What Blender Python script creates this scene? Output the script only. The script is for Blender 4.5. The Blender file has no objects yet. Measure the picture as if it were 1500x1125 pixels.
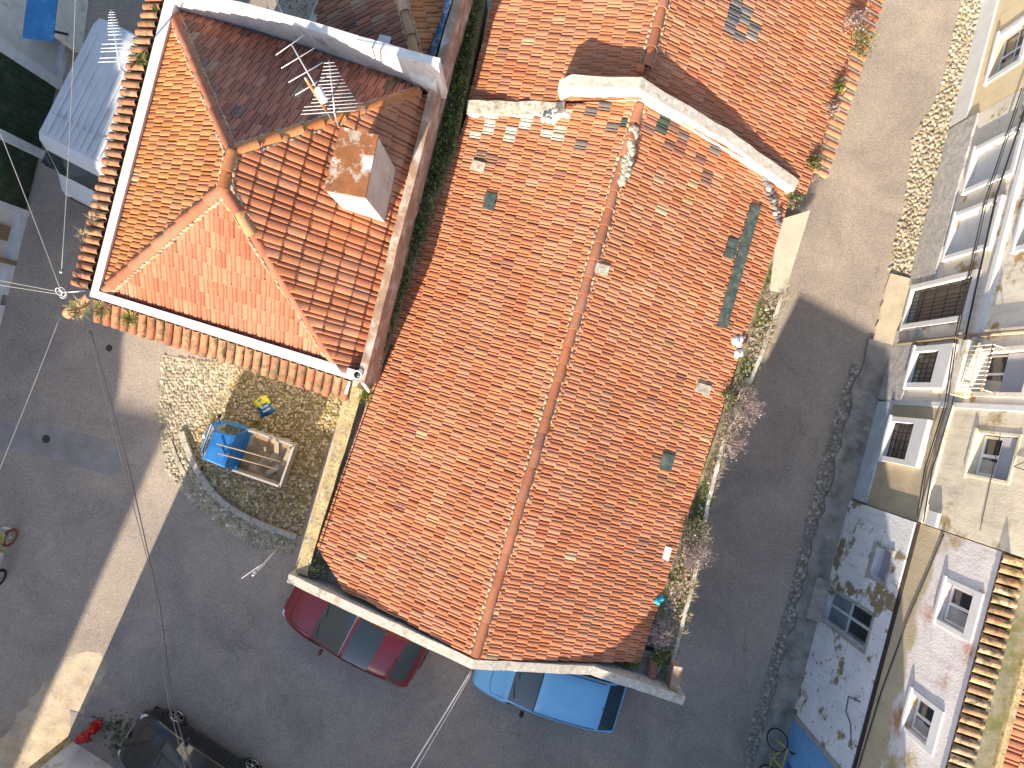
import bpy, bmesh, math, random
from mathutils import Vector, Matrix
from mathutils import noise as mnoise
R = random.Random(11)
H = 19.0
sc = bpy.context.scene
COL = sc.collection
ORG = {}
rad = math.radians
def vc(c,a,b):
    f=R.uniform(a,b); return tuple(k*f for k in c)

def P(px, py, z=0.0):
    d = H - z
    return Vector(((px-750)/1000*d, (562.5-py)/1000*d, z))

# ------------------------------------------------------------------ helpers
class MB:
    def __init__(s): s.v=[]; s.f=[]; s.c=[]; s.sm=[]
    def add(s, vs, fs, col=(1,1,1), smooth=False):
        o=len(s.v); s.v += [Vector(x) for x in vs]
        for f in fs:
            s.f.append([i+o for i in f]); s.c.append(col); s.sm.append(smooth)
        return s
    def poly(s, pts, col=(1,1,1)): return s.add(pts,[list(range(len(pts)))],col)
    def prism(s, top, bot, col=(1,1,1), cap_bottom=False):
        """top: list of points (any z, any winding); bot: z or list of points"""
        n=len(top); top=[Vector(t) for t in top]
        a=sum(top[i].x*top[(i+1)%n].y-top[(i+1)%n].x*top[i].y for i in range(n))
        b=[Vector((t.x,t.y,bot)) for t in top] if not isinstance(bot,(list,tuple)) else [Vector(x) for x in bot]
        if a<0: top=top[::-1]; b=b[::-1]
        fs=[list(range(n))]+[[i,i+n,(i+1)%n+n,(i+1)%n] for i in range(n)]
        if cap_bottom: fs.append(list(range(2*n-1,n-1,-1)))
        return s.add(top+b,fs,col)
    def box(s, c, size, rz=0.0, col=(1,1,1), m=None, bevel=0.0):
        x,y,z=[k/2 for k in size]
        if bevel>0:
            b=min(bevel,x*.9,y*.9,z*.9)
            vs=[];ring=[(x,y-b),(x-b,y),(-x+b,y),(-x,y-b),(-x,-y+b),(-x+b,-y),(x-b,-y),(x,-y+b)]
            ri=[(p[0]*(x-b)/x,p[1]*(y-b)/y) for p in ring]
            for zz,rg in ((-z,ri),(-z+b,ring),(z-b,ring),(z,ri)): vs+=[(p[0],p[1],zz) for p in rg]
            fs=[list(range(7,-1,-1)),list(range(24,32))]
            for k in range(3):
                for i in range(8): fs.append([k*8+i,k*8+(i+1)%8,(k+1)*8+(i+1)%8,(k+1)*8+i])
        else:
            vs=[(sx*x,sy*y,sz*z) for sz in(-1,1) for sx,sy in((-1,-1),(1,-1),(1,1),(-1,1))]
            fs=[[3,2,1,0],[4,5,6,7],[0,1,5,4],[1,2,6,5],[2,3,7,6],[3,0,4,7]]
        M=Matrix.Translation(Vector(c))@(m.to_4x4() if m is not None else Matrix.Rotation(rz,4,'Z'))
        return s.add([M@Vector(v) for v in vs],fs,col)
    def tube(s, pts, r, n=6, col=(1,1,1), r2=None, caps=True):
        pts=[Vector(p) for p in pts]; k=len(pts); vs=[];fs=[]
        for i,p in enumerate(pts):
            t=(pts[min(i+1,k-1)]-pts[max(i-1,0)])
            if t.length<1e-6: t=Vector((0,0,1))
            t.normalize()
            a=t.cross(Vector((0,0,1))) if abs(t.z)<.95 else t.cross(Vector((1,0,0)))
            a.normalize(); b=t.cross(a)
            rr=r if r2 is None else r+(r2-r)*i/max(1,k-1)
            for j in range(n):
                q=2*math.pi*j/n; vs.append(p+a*(rr*math.cos(q))+b*(rr*math.sin(q)))
        for i in range(k-1):
            for j in range(n): fs.append([i*n+j,i*n+(j+1)%n,(i+1)*n+(j+1)%n,(i+1)*n+j])
        if caps: fs+= [list(range(n-1,-1,-1)),list(range((k-1)*n,k*n))]
        return s.add(vs,fs,col,True)
    def torus(s, c, ax, R1, r, n=24, m=8, col=(1,1,1)):
        ax=Vector(ax).normalized(); a=ax.orthogonal().normalized(); b=ax.cross(a); c=Vector(c); vs=[];fs=[]
        for i in range(n):
            q=2*math.pi*i/n; d=a*math.cos(q)+b*math.sin(q)
            for j in range(m):
                w=2*math.pi*j/m; vs.append(c+d*(R1+r*math.cos(w))+ax*(r*math.sin(w)))
        for i in range(n):
            for j in range(m): fs.append([i*m+j,((i+1)%n)*m+j,((i+1)%n)*m+(j+1)%m,i*m+(j+1)%m])
        return s.add(vs,fs,col,True)
    def cyl(s, c, ax, r, h, n=20, col=(1,1,1)):
        ax=Vector(ax).normalized(); c=Vector(c)
        return s.tube([c-ax*h/2,c+ax*h/2],r,n,col)
    def blob(s, c, size, n=1, jit=.2, col=(1,1,1), rz=0):
        bm=bmesh.new(); bmesh.ops.create_icosphere(bm,subdivisions=n,radius=1)
        M=Matrix.Rotation(rz,3,'Z')
        vs=[]
        for v in bm.verts:
            q=v.co*(1+R.uniform(-jit,jit)); vs.append(Vector(c)+M@Vector((q.x*size[0],q.y*size[1],q.z*size[2])))
        fs=[[v.index for v in f.verts] for f in bm.faces]; bm.free()
        return s.add(vs,fs,col,True)
    def mesh(s, name, org=Vector((0,0,0))):
        me=bpy.data.meshes.new(name)
        me.from_pydata([tuple(v-org) for v in s.v],[],s.f)
        at=me.attributes.new('Col','FLOAT_COLOR','FACE')
        buf=[]
        for c in s.c: buf += [c[0],c[1],c[2],1.0]
        at.data.foreach_set('color',buf)
        me.polygons.foreach_set('use_smooth',s.sm)
        me.update(); return me
    def build(s, name, mat, parent=None, local=False, smooth=None, label=None, cat=None, group=None, kind=None):
        if parent is not None:
            org=Vector((0,0,0)) if local else ORG.get(parent,Vector((0,0,0)))
        else:
            xs=[v.x for v in s.v]; ys=[v.y for v in s.v]; zs=[v.z for v in s.v]
            org=Vector(((min(xs)+max(xs))/2,(min(ys)+max(ys))/2,min(zs)))
            if kind=='structure': org=Vector((0,0,0))
        me=s.mesh(name,org)
        if smooth is not None: me.polygons.foreach_set('use_smooth',[smooth]*len(me.polygons))
        me.materials.append(mat)
        o=bpy.data.objects.new(name,me); COL.objects.link(o)
        if parent is not None: o.parent=parent
        else: o.location=org
        ORG[o]=org
        tag(o,label,cat,group,kind)
        return o

def tag(o,label=None,cat=None,group=None,kind=None):
    if label: o['label']=label
    if cat: o['category']=cat
    if group: o['group']=group
    if kind: o['kind']=kind
def thing(name,label,cat,loc,rz=0.0,group=None):
    o=bpy.data.objects.new(name,None); COL.objects.link(o); o.empty_display_size=.3
    o.location=loc; o.rotation_euler=(0,0,rz); ORG[o]=Vector(loc); tag(o,label,cat,group); return o

# ------------------------------------------------------------------ materials
def mat(name, col=(.5,.5,.5), rough=.85, var=.25, vs=2.5, c2=None, c2s=1.2, c2t=.56, c2w=.05, c3=None, c3s=3.0, c3t=.6, c3w=.04,
        bump=.25, bs=45, attr=False, metal=0.0, fine=.12, fs=60, spec=.3, stretch=None, coat=0.0, seed=0.0, grad=None, streak=0.0):
    m=bpy.data.materials.new(name); m.use_nodes=True; nt=m.node_tree; N=nt.nodes; L=nt.links
    b=N['Principled BSDF']; b.inputs['Roughness'].default_value=rough; b.inputs['Metallic'].default_value=metal
    b.inputs['Specular IOR Level'].default_value=spec; b.inputs['Coat Weight'].default_value=coat
    tc=N.new('ShaderNodeTexCoord'); mp=N.new('ShaderNodeMapping'); L.new(tc.outputs['Object'],mp.inputs[0])
    mp.inputs['Location'].default_value=(seed,seed*.7,seed*.3)
    if stretch: mp.inputs['Scale'].default_value=stretch
    def noise(scale,detail=6,rgh=.6):
        n=N.new('ShaderNodeTexNoise'); n.inputs['Scale'].default_value=scale; n.inputs['Detail'].default_value=detail
        n.inputs['Roughness'].default_value=rgh; L.new(mp.outputs[0],n.inputs['Vector']); return n.outputs['Fac']
    def rng(x,a,b_,c,d):
        r=N.new('ShaderNodeMapRange'); L.new(x,r.inputs[0])
        for i,k in enumerate((a,b_,c,d)): r.inputs[i+1].default_value=k
        return r.outputs[0]
    def mix(f,a,b_,mode='MIX'):
        x=N.new('ShaderNodeMix'); x.data_type='RGBA'; x.blend_type=mode
        if isinstance(f,float): x.inputs[0].default_value=f
        else: L.new(f,x.inputs[0])
        for k,i in ((a,6),(b_,7)):
            if isinstance(k,tuple): x.inputs[i].default_value=(*k,1)
            else: L.new(k,x.inputs[i])
        return x.outputs[2]
    if attr:
        a=N.new('ShaderNodeAttribute'); a.attribute_name='Col'; c=a.outputs['Color']
        if col!=(.5,.5,.5): c=mix(1.0,c,col,'MULTIPLY')
    else:
        r=N.new('ShaderNodeRGB'); r.outputs[0].default_value=(*col,1); c=r.outputs[0]
    if c2: c=mix(rng(noise(c2s,8,.65),c2t-c2w,c2t+c2w,0,1),c,c2)
    if c3: c=mix(rng(noise(c3s,8,.7),c3t-c3w,c3t+c3w,0,1),c,c3)
    if grad:
        z0,z1,amp,gc,gs=grad
        sx=N.new('ShaderNodeSeparateXYZ'); L.new(tc.outputs['Object'],sx.inputs[0])
        ad=N.new('ShaderNodeMath'); ad.operation='MULTIPLY_ADD'; L.new(noise(gs,8,.65),ad.inputs[0]); ad.inputs[1].default_value=amp*2
        L.new(sx.outputs['Z'],ad.inputs[2]); c=mix(rng(ad.outputs[0],z0+amp,z1+amp,1,0),c,gc)
    if var>0:
        g=rng(noise(vs,7,.62),.3,.7,1-var,1+var); c=mix(1.0,c,g,'MULTIPLY')
    if streak>0:
        m2=N.new('ShaderNodeMapping'); L.new(tc.outputs['Object'],m2.inputs[0]); m2.inputs['Scale'].default_value=(5,5,.45); m2.inputs['Location'].default_value=(seed*2,seed,1)
        n2=N.new('ShaderNodeTexNoise'); n2.inputs['Scale'].default_value=1.6; n2.inputs['Detail'].default_value=9; n2.inputs['Roughness'].default_value=.7; L.new(m2.outputs[0],n2.inputs['Vector'])
        c=mix(rng(n2.outputs['Fac'],.5,.78,0,streak),c,(.2,.15,.1))
    if fine>0:
        g=rng(noise(fs,4,.7),.3,.7,1-fine,1+fine); c=mix(1.0,c,g,'MULTIPLY')
    L.new(c,b.inputs['Base Color'])
    if bump>0:
        bp=N.new('ShaderNodeBump'); bp.inputs['Strength'].default_value=bump; bp.inputs['Distance'].default_value=.02
        L.new(noise(bs,6,.65),bp.inputs['Height']); L.new(bp.outputs[0],b.inputs['Normal'])
    return m

TILE=mat('roof_tile',attr=True,rough=.9,var=.14,vs=.9,fine=.2,fs=28,bump=.25,bs=60,spec=.15,c2=(.30,.17,.10),c2s=.55,c2t=.66,c2w=.16,c3=(.2,.14,.08),c3s=2.6,c3t=.70,c3w=.07)
TILEOLD=mat('old_roof_tile',attr=True,rough=.95,var=.25,vs=4,fine=.22,fs=40,bump=.5,bs=50,spec=.1,c2=(.15,.115,.065),c2s=7,c2t=.53,c2w=.07,c3=(.29,.24,.15),c3s=13,c3t=.64,c3w=.05)
LIMEWASH=mat('white_limewash',(.66,.62,.56),var=.1,vs=2,c3=(.45,.4,.33),c3s=5,c3t=.66,c3w=.05,bump=.2)
WHITEWALL=mat('white_wall',(.66,.62,.57),streak=.4,var=.12,vs=1.6,c2=(.38,.33,.26),c2s=2.2,c2t=.63,c2w=.06,bump=.3)
YELLOWCAP=mat('yellow_lichen_cap',(.44,.33,.16),var=.3,vs=5,c2=(.55,.5,.4),c2s=6,c2t=.6,c2w=.06,c3=(.2,.16,.07),c3s=18,c3t=.56,c3w=.06,bump=.7,bs=50)
CAP=mat('weathered_cap',(.5,.44,.36),var=.25,vs=5,c2=(.28,.23,.17),c2s=5,c2t=.57,c2w=.07,c3=(.68,.64,.58),c3s=9,c3t=.6,c3w=.05,bump=.5)
CONC=mat('concrete',(.36,.33,.29),var=.25,vs=3,c2=(.24,.21,.17),c2s=2,c2t=.57,c2w=.07,bump=.5,bs=60)
MORTAR=mat('mortar',(.5,.45,.36),var=.3,vs=6,c2=(.3,.26,.19),c2s=10,c2t=.55,c2w=.06,bump=.6)
BROWNWALL=mat('brown_render',(.34,.22,.14),var=.3,vs=3,c2=(.42,.36,.3),c2s=3,c2t=.57,c2w=.08,bump=.4)
DARKGLASS=mat('dark_glass',(.02,.025,.03),rough=.06,var=0,fine=0,bump=0,spec=.6)
CARGLASS=mat('car_glass',(.035,.05,.052),rough=.04,var=0,fine=0,bump=0,spec=.9)
BLACK=mat('black_rubber',(.018,.018,.018),rough=.7,var=.1,fine=.1,bump=.1)
BLACKPL=mat('black_trim',(.02,.02,.022),rough=.45,var=0,fine=0,bump=0)
CHROME=mat('chrome',(.6,.6,.6),rough=.25,metal=1,var=0,fine=0,bump=0)
STEEL=mat('grey_steel',(.42,.42,.42),rough=.5,metal=.6,var=.15,fine=.1,bump=.1)
ALU=mat('aluminium',(.62,.6,.58),rough=.5,metal=.3,var=.1,fine=.1,bump=.05)
WHITEPAINT=mat('white_paint',(.62,.61,.59),rough=.55,var=.1,fine=.05,bump=.08,c3=(.4,.34,.26),c3s=4,c3t=.69,c3w=.04)
RUST=mat('rusty_sheet',(.25,.095,.035),rough=.85,var=.25,vs=4,c2=(.62,.58,.53),c2s=1.7,c2t=.56,c2w=.035,c3=(.4,.33,.25),c3s=3,c3t=.57,c3w=.04,bump=.25)
PLANT=mat('foliage',attr=True,rough=.7,var=.2,vs=9,fine=.15,bump=0,spec=.25)
WOOD=mat('wood',(.26,.17,.09),rough=.8,var=.3,vs=6,bump=.3,attr=False,stretch=(1,6,1))
STONE=mat('stone',attr=True,rough=.9,var=.3,vs=7,fine=.25,fs=60,bump=.5,bs=70)
GEN=mat('painted',attr=True,rough=.6,var=.12,vs=4,fine=.08,bump=.12)
GENMETAL=mat('painted_metal',attr=True,rough=.4,var=.1,vs=4,fine=.05,bump=.03,spec=.5)
CABLE=mat('cable_sheath',attr=True,rough=.6,var=.1,fine=0,bump=0)

# ------------------------------------------------------------------ sun data (needed for the unseen houses that shade the street)
AZ=rad(24.2); EL=rad(24.0)
SH=Vector((math.sin(AZ),math.cos(AZ)))           # horizontal travel direction of the light
TEL=math.tan(EL)

# ------------------------------------------------------------------ ground
def ground_mat():
    m=bpy.data.materials.new('worn_asphalt'); m.use_nodes=True; nt=m.node_tree; N=nt.nodes; L=nt.links
    b=N['Principled BSDF']; b.inputs['Roughness'].default_value=.92; b.inputs['Specular IOR Level'].default_value=.2
    tc=N.new('ShaderNodeTexCoord')
    def noise(scale,detail=8,rgh=.6,dist=0,st=None):
        n=N.new('ShaderNodeTexNoise'); n.inputs['Scale'].default_value=scale; n.inputs['Detail'].default_value=detail
        n.inputs['Roughness'].default_value=rgh; n.inputs['Distortion'].default_value=dist
        if st:
            mp=N.new('ShaderNodeMapping'); mp.inputs['Rotation'].default_value=(0,0,rad(15)); mp.inputs['Scale'].default_value=st
            L.new(tc.outputs['Object'],mp.inputs[0]); L.new(mp.outputs[0],n.inputs['Vector'])
        else: L.new(tc.outputs['Object'],n.inputs['Vector'])
        return n.outputs['Fac']
    def rng(x,a,b_,c,d):
        r=N.new('ShaderNodeMapRange'); L.new(x,r.inputs[0])
        for i,k in enumerate((a,b_,c,d)): r.inputs[i+1].default_value=k
        return r.outputs[0]
    def mix(f,a,b_,mode='MIX'):
        x=N.new('ShaderNodeMix'); x.data_type='RGBA'; x.blend_type=mode
        if isinstance(f,float): x.inputs[0].default_value=f
        else: L.new(f,x.inputs[0])
        for k,i in ((a,6),(b_,7)):
            if isinstance(k,tuple): x.inputs[i].default_value=(*k,1)
            else: L.new(k,x.inputs[i])
        return x.outputs[2]
    c=mix(rng(noise(.5,8,.7,.6),.36,.64,0,1),(.33,.28,.24),(.47,.39,.315))
    c=mix(rng(noise(1.0,8,.7,0,(2.2,.35,1)),.55,.8,0,.55),c,(.25,.215,.19))       # long worn streaks along the street
    c=mix(rng(noise(2.6,9,.75),.63,.70,0,.45),c,(.5,.42,.31))                      # dusty patches
    c=mix(rng(noise(5,9,.7),.66,.70,0,.7),c,(.10,.09,.08))                         # oil and dirt spots
    v=N.new('ShaderNodeTexVoronoi'); v.inputs['Scale'].default_value=60; L.new(tc.outputs['Object'],v.inputs['Vector'])
    c=mix(1.0,c,rng(v.outputs['Distance'],.0,.7,1.3,.6),'MULTIPLY')
    c=mix(1.0,c,rng(noise(38,5,.8),.3,.7,.6,1.4),'MULTIPLY')
    vo=N.new('ShaderNodeTexVoronoi'); vo.feature='DISTANCE_TO_EDGE'; vo.inputs['Scale'].default_value=.42
    wn=N.new('ShaderNodeTexNoise'); wn.inputs['Scale'].default_value=1.7; wn.inputs['Detail'].default_value=8; L.new(tc.outputs['Object'],wn.inputs['Vector'])
    va=N.new('ShaderNodeVectorMath'); va.operation='ADD'; L.new(tc.outputs['Object'],va.inputs[0]); L.new(wn.outputs['Color'],va.inputs[1]); L.new(va.outputs[0],vo.inputs['Vector'])
    crack=rng(vo.outputs['Distance'],.0,.008,.42,0)
    ck=N.new('ShaderNodeMath'); ck.operation='MULTIPLY'; L.new(crack,ck.inputs[0]); L.new(rng(noise(.35,3),.56,.62,0,1),ck.inputs[1])
    c=mix(ck.outputs[0],c,(.06,.055,.05))
    L.new(c,b.inputs['Base Color'])
    bp=N.new('ShaderNodeBump'); bp.inputs['Strength'].default_value=.45; bp.inputs['Distance'].default_value=.012
    L.new(noise(70,5,.75),bp.inputs['Height']); L.new(bp.outputs[0],b.inputs['Normal'])
    return m
ASPH=ground_mat()
g=MB(); g.poly([(-400,-400,0),(400,-400,0),(400,400,0),(-400,400,0)])
g.build('road',ASPH,kind='structure')

PATCH=mat('asphalt_patch',(.26,.235,.22),var=.2,vs=2,fine=.3,fs=90,bump=.4,bs=80)
def sheet(name,pts,z,m,kind='structure'):
    b=MB(); b.poly([P(x,y,0)+Vector((0,0,z)) for x,y in pts]); 
    n=b.v; a=sum(n[i].x*n[(i+1)%len(n)].y-n[(i+1)%len(n)].x*n[i].y for i in range(len(n)))
    if a<0: b.f[0]=b.f[0][::-1]
    return b.build(name,m,kind=kind)
def wob(pts,step=14,amp=2.5,close=True):
    out=[]
    for i in range(len(pts) if close else len(pts)-1):
        a=Vector(pts[i]); c=Vector(pts[(i+1)%len(pts)]); k=max(1,int((c-a).length/step))
        for j in range(k):
            q=a.lerp(c,j/k); out.append((q.x+R.uniform(-amp,amp),q.y+R.uniform(-amp,amp)))
    return out
sheet('asphalt_patch',wob([(-20,612),(60,622),(172,648),(176,690),(158,697),(60,668),(-20,655)],12,1.5),.004,PATCH)
SAND=mat('sandy_dust',(.48,.385,.25),var=.25,vs=2,c2=(.44,.36,.275),c2s=2.2,c2t=.47,c2w=.12,c3=(.24,.2,.14),c3s=6,c3t=.63,c3w=.06,fine=.3,fs=50,bump=.5)
sheet('sandy_patch',wob([(100,960),(150,952),(158,985),(120,1045),(101,1082),(60,1112),(44,1135),(-10,1140),(0,1085),(40,1030)],10,4),.004,SAND)
sheet('manhole_cover',[(68+6*math.cos(a*.3927),643+6*math.sin(a*.3927)) for a in range(16)],.009,mat('cast_iron',(.05,.045,.04),var=.2))
sheet('drain_cover',[(160+5*math.cos(a*.3927),510+5*math.sin(a*.3927)) for a in range(16)],.006,mat('cast_iron_drain',(.05,.045,.04),var=.2))

# ------------------------------------------------------------------ cobbles
def inside(p,poly):
    x,y=p; r=False; j=len(poly)-1
    for i in range(len(poly)):
        xi,yi=poly[i]; xj,yj=poly[j]
        if (yi>y)!=(yj>y) and x<(xj-xi)*(y-yi)/(yj-yi)+xi: r=not r
        j=i
    return r
def stones(name,poly_px,size,cols,z0=.0,hgt=.035,jit=.3,rz=0,skip=.05,fade=None,kind='stuff',label=None,cat=None):
    poly=[(P(x,y,z0).x,P(x,y,z0).y) for x,y in poly_px]
    xs=[p[0] for p in poly]; ys=[p[1] for p in poly]; b=MB()
    y=min(ys); row=0
    while y<max(ys):
        x=min(xs)+(row%2)*size/2
        while x<max(xs):
            q=(x+R.uniform(-jit,jit)*size,y+R.uniform(-jit,jit)*size)
            if inside(q,poly) and R.random()>skip:
                k=R.choice([6,7,8]); r=size*.5*R.uniform(.75,1.12); a0=R.random()*6; el=R.uniform(.75,1.2)
                hh=hgt*R.uniform(.6,1.25); ps=[]
                for i in range(k):
                    a=a0+i*2*math.pi/k; w=r*R.uniform(.95,1.16)
                    ps.append((math.cos(a)*w*el,math.sin(a)*w/el))
                c=R.choice(cols); f=R.uniform(.75,1.2); c=tuple(t*f for t in c)
                vs=[(q[0]+p[0],q[1]+p[1],z0-.01) for p in ps]+[(q[0]+p[0]*.93,q[1]+p[1]*.93,z0+hh*.6) for p in ps]+[(q[0]+p[0]*.6,q[1]+p[1]*.6,z0+hh) for p in ps]
                fs=[[i,(i+1)%k,k+(i+1)%k,k+i] for i in range(k)]+[[k+i,k+(i+1)%k,2*k+(i+1)%k,2*k+i] for i in range(k)]+[list(range(2*k,3*k))]
                b.add(vs,fs,c)
            x+=size
        y+=size*.87; row+=1
    return b.build(name,STONE,kind=kind,label=label,cat=cat)
DIRT=mat('dirt_joints',(.24,.18,.10),var=.3,vs=4,c2=(.12,.11,.045),c2s=3,c2t=.55,c2w=.08,bump=.6)
DIRTPALE=mat('sandy_joints',(.42,.345,.235),var=.3,vs=4,c2=(.16,.14,.06),c2s=2.5,c2t=.6,c2w=.08,bump=.6)
yard=[(345,540),(515,545),(440,785),(385,768),(340,742),(300,700),(275,655),(268,635)]
outer=[(238,520),(352,535),(330,600),(268,640),(282,675),(305,712),(345,748),(395,775),(436,790),(425,815),(370,800),(320,770),(275,730),(244,690),(232,620)]
sheet('cobble_yard_bed',yard,.005,DIRT); 
sheet('cobble_pavement_bed',outer,.009,DIRTPALE)
stones('cobbles',yard,.095,[(.38,.28,.14),(.42,.33,.2),(.31,.23,.12),(.48,.39,.26),(.34,.28,.12)],.008,.022,label='brown mossy cobbles around the small blue truck',cat='cobbles')
stones('pale_cobbles',outer,.10,[(.42,.36,.26),(.36,.31,.22),(.48,.43,.33),(.3,.26,.19)],.011,.024,label='pale rounded cobbles beside the asphalt square',cat='cobbles')
# curved stone kerb
def strip_along(pts,w,z0,z1,name,m,seg=None,col=(1,1,1),kind='structure',wz=0):
    pts=[Vector((P(x,y).x,P(x,y).y)) for x,y in pts]; fine=[]
    for i in range(len(pts)-1):
        p0=pts[max(i-1,0)];p1=pts[i];p2=pts[i+1];p3=pts[min(i+2,len(pts)-1)]
        for j in range(8):
            t=j/8; fine.append(.5*((2*p1)+(-p0+p2)*t+(2*p0-5*p1+4*p2-p3)*t*t+(-p0+3*p1-3*p2+p3)*t**3))
    fine.append(pts[-1]); b=MB(); n=len(fine)
    per=seg or n
    for s in range(0,n-1,per):
        idx=list(range(s,min(s+per,n-1)+1)); 
        f=R.uniform(.85,1.12); c=tuple(k*f for k in col); Lp=[];Rp=[]
        for q,i in enumerate(idx):
            t=(fine[min(i+1,n-1)]-fine[max(i-1,0)]).normalized(); nn=Vector((-t.y,t.x)); p=fine[i]
            if q==0: p=p+t*.008
            if q==len(idx)-1: p=p-t*.008
            Lp.append(p+nn*w/2); Rp.append(p-nn*w/2)
        zt=z1+R.uniform(-wz,wz)
        b.prism([(p.x,p.y,zt) for p in Lp]+[(p.x,p.y,zt) for p in Rp[::-1]],z0,c)
    return b.build(name,m,kind=kind)
strip_along([(268,632),(278,660),(298,700),(333,738),(383,766),(436,786)],.15,0,.13,'kerb',STONE,seg=5,col=(.42,.38,.32),wz=.006)
strip_along([(248,640),(262,676),(284,716)],.1,0,.05,'old_kerb',STONE,seg=4,col=(.36,.31,.24),wz=.006)
# ------------------------------------------------------------------ roofs
class Plane:
    def __init__(s,a,b,c):
        s.o=Vector(a); s.e=(Vector(b)-Vector(a)); s.e.normalize()
        n=s.e.cross(Vector(c)-Vector(a)); 
        if n.z<0: n=-n
        s.n=n.normalized(); v=s.n.cross(s.e)
        if v.z<0: v=-v; s.e=-s.e
        s.v=v.normalized()
    def px(s,x,y,off=0.0):
        r=Vector(((x-750)/1000,(562.5-y)/1000,-1)); C=Vector((0,0,H)); o=s.o+s.n*off
        return C+r*((o-C).dot(s.n)/r.dot(s.n))
    def z(s,x,y): return s.o.z-(s.n.x*(x-s.o.x)+s.n.y*(y-s.o.y))/s.n.z
RED=[(.47,.175,.085),(.48,.19,.098),(.455,.16,.076),(.49,.205,.108),(.44,.155,.076),(.47,.18,.088),(.46,.195,.11)]
ODD=[(.46,.28,.155),(.45,.25,.12),(.36,.14,.085),(.3,.13,.085),(.48,.31,.19),(.40,.20,.10),(.48,.22,.13)]
def tile_roof(name,pl,poly_px,parent,w=.2,ex=.30,stag=.5,odd=.013,cols=RED,odds=ODD,special=None,hgt=.048,flip=False,step=.016,under=(.09,.04,.022),m=None):
    poly=[pl.px(x,y) for x,y in poly_px]
    A=[((p-pl.o).dot(pl.e),(p-pl.o).dot(pl.v)) for p in poly]
    ar=sum(A[i][0]*A[(i+1)%len(A)][1]-A[(i+1)%len(A)][0]*A[i][1] for i in range(len(A)))
    if ar<0: A=A[::-1]
    hs=sorted(set(A)); lo=[];hi=[]
    for L_,it in((lo,hs),(hi,hs[::-1])):
        for p in it:
            while len(L_)>1 and (L_[-1][0]-L_[-2][0])*(p[1]-L_[-2][1])-(L_[-1][1]-L_[-2][1])*(p[0]-L_[-2][0])<=1e-9: L_.pop()
            L_.append(p)
    A=lo[:-1]+hi[:-1]
    prof=[(0,.05),(.035,.2),(.07,.85),(.13,1),(.52,1.0),(.59,.85),(.625,.15),(.66,.15),(.70,.8),(.75,.9),(.86,.88),(.93,.72),(.97,.15),(1.0,.05)]
    if flip: prof=[(1-x,h) for x,h in prof[::-1]]
    b=MB(); k=len(prof)
    a0=min(a for a,_ in A)-w; a1=max(a for a,_ in A)+w; b0=min(q for _,q in A); b1=max(q for _,q in A)
    def ins(a,q,mar):
        for i in range(len(A)):
            x1,y1=A[i];x2,y2=A[(i+1)%len(A)]; dx,dy=x2-x1,y2-y1; l=math.hypot(dx,dy)
            if l<1e-6: continue
            if (dx*(q-y1)-dy*(a-x1))/l < -mar: return False
        return True
    rows=int((b1-b0)/ex)+2
    for j in range(rows):
        q0=b0+(j-.3)*ex; off=(j*stag%1.0)*w; rj=R.uniform(-.008,.008)
        for i in range(int((a1-a0)/w)+1):
            s0=a0+i*w+off
            if not ins(s0+w/2,q0+ex/2,.28): continue
            cc=R.choice(odds) if R.random()<odd else R.choice(cols)
            nz=mnoise.noise(Vector((s0*.35,q0*.35,pl.o.x)))
            f=R.uniform(.88,1.1)*(1+.14*nz); cc=tuple(t*f for t in cc)
            ctr=pl.o+pl.e*(s0+w/2)+pl.v*(q0+ex/2); spec=False
            if special:
                d=H-ctr.z; ppx=(ctr.x/d*1000+750,562.5-ctr.y/d*1000)
                for reg,sc_,pr in special:
                    if inside(ppx,reg) and R.random()<pr: cc=R.choice(sc_); cc=vc(cc,.8,1.15); spec=True
            ja=R.uniform(-.006,.006); jq=rj+R.uniform(-.012,.012); lift=R.uniform(0,.007); tw=R.uniform(-.012,.012); hh=hgt*R.uniform(.9,1.1)
            lo=[];up=[];lip=[]
            for fx,h in prof:
                a=s0+fx*w+ja; tl=(fx-.5)*w*tw*3
                p=pl.o+pl.e*a
                lo.append(p+pl.v*(q0+jq)+pl.n*(step+lift+hh*h+tl))
                up.append(p+pl.e*(ex*tw)+pl.v*(q0+ex+.02+jq)+pl.n*(.004+hh*h+tl))
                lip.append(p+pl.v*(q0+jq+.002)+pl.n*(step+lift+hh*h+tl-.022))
            b.add(lo+up,[[i,i+1,k+i+1,k+i] for i in range(k-1)],cc,True)
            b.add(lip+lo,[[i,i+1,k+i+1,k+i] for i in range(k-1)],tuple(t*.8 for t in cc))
    me=b.mesh(name); bm=bmesh.new(); bm.from_mesh(me)
    for i in range(len(A)):
        x1,y1=A[i];x2,y2=A[(i+1)%len(A)]
        p=pl.o+pl.e*x1+pl.v*y1; ed=(pl.e*(x2-x1)+pl.v*(y2-y1)); 
        if ed.length<1e-6: continue
        out=ed.cross(pl.n).normalized()
        bmesh.ops.bisect_plane(bm,geom=bm.verts[:]+bm.edges[:]+bm.faces[:],plane_co=p+out*.02,plane_no=out,clear_outer=True)
    lay=bm.faces.layers.float_color.get('Col')
    vs=[bm.verts.new(pl.o+pl.e*a+pl.v*q-pl.n*.005) for a,q in A]
    try:
        f=bm.faces.new(vs); f[lay]=(*under,1)
        if f.normal.z<0: f.normal_flip()
    except Exception: pass
    org=ORG.get(parent,Vector((0,0,0))) if parent else Vector((0,0,0))
    bmesh.ops.translate(bm,vec=-org,verts=bm.verts[:])
    bm.to_mesh(me); bm.free(); me.materials.append(m or TILE)
    o=bpy.data.objects.new(name,me); COL.objects.link(o); ORG[o]=org
    if parent: o.parent=parent
    return o
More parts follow.
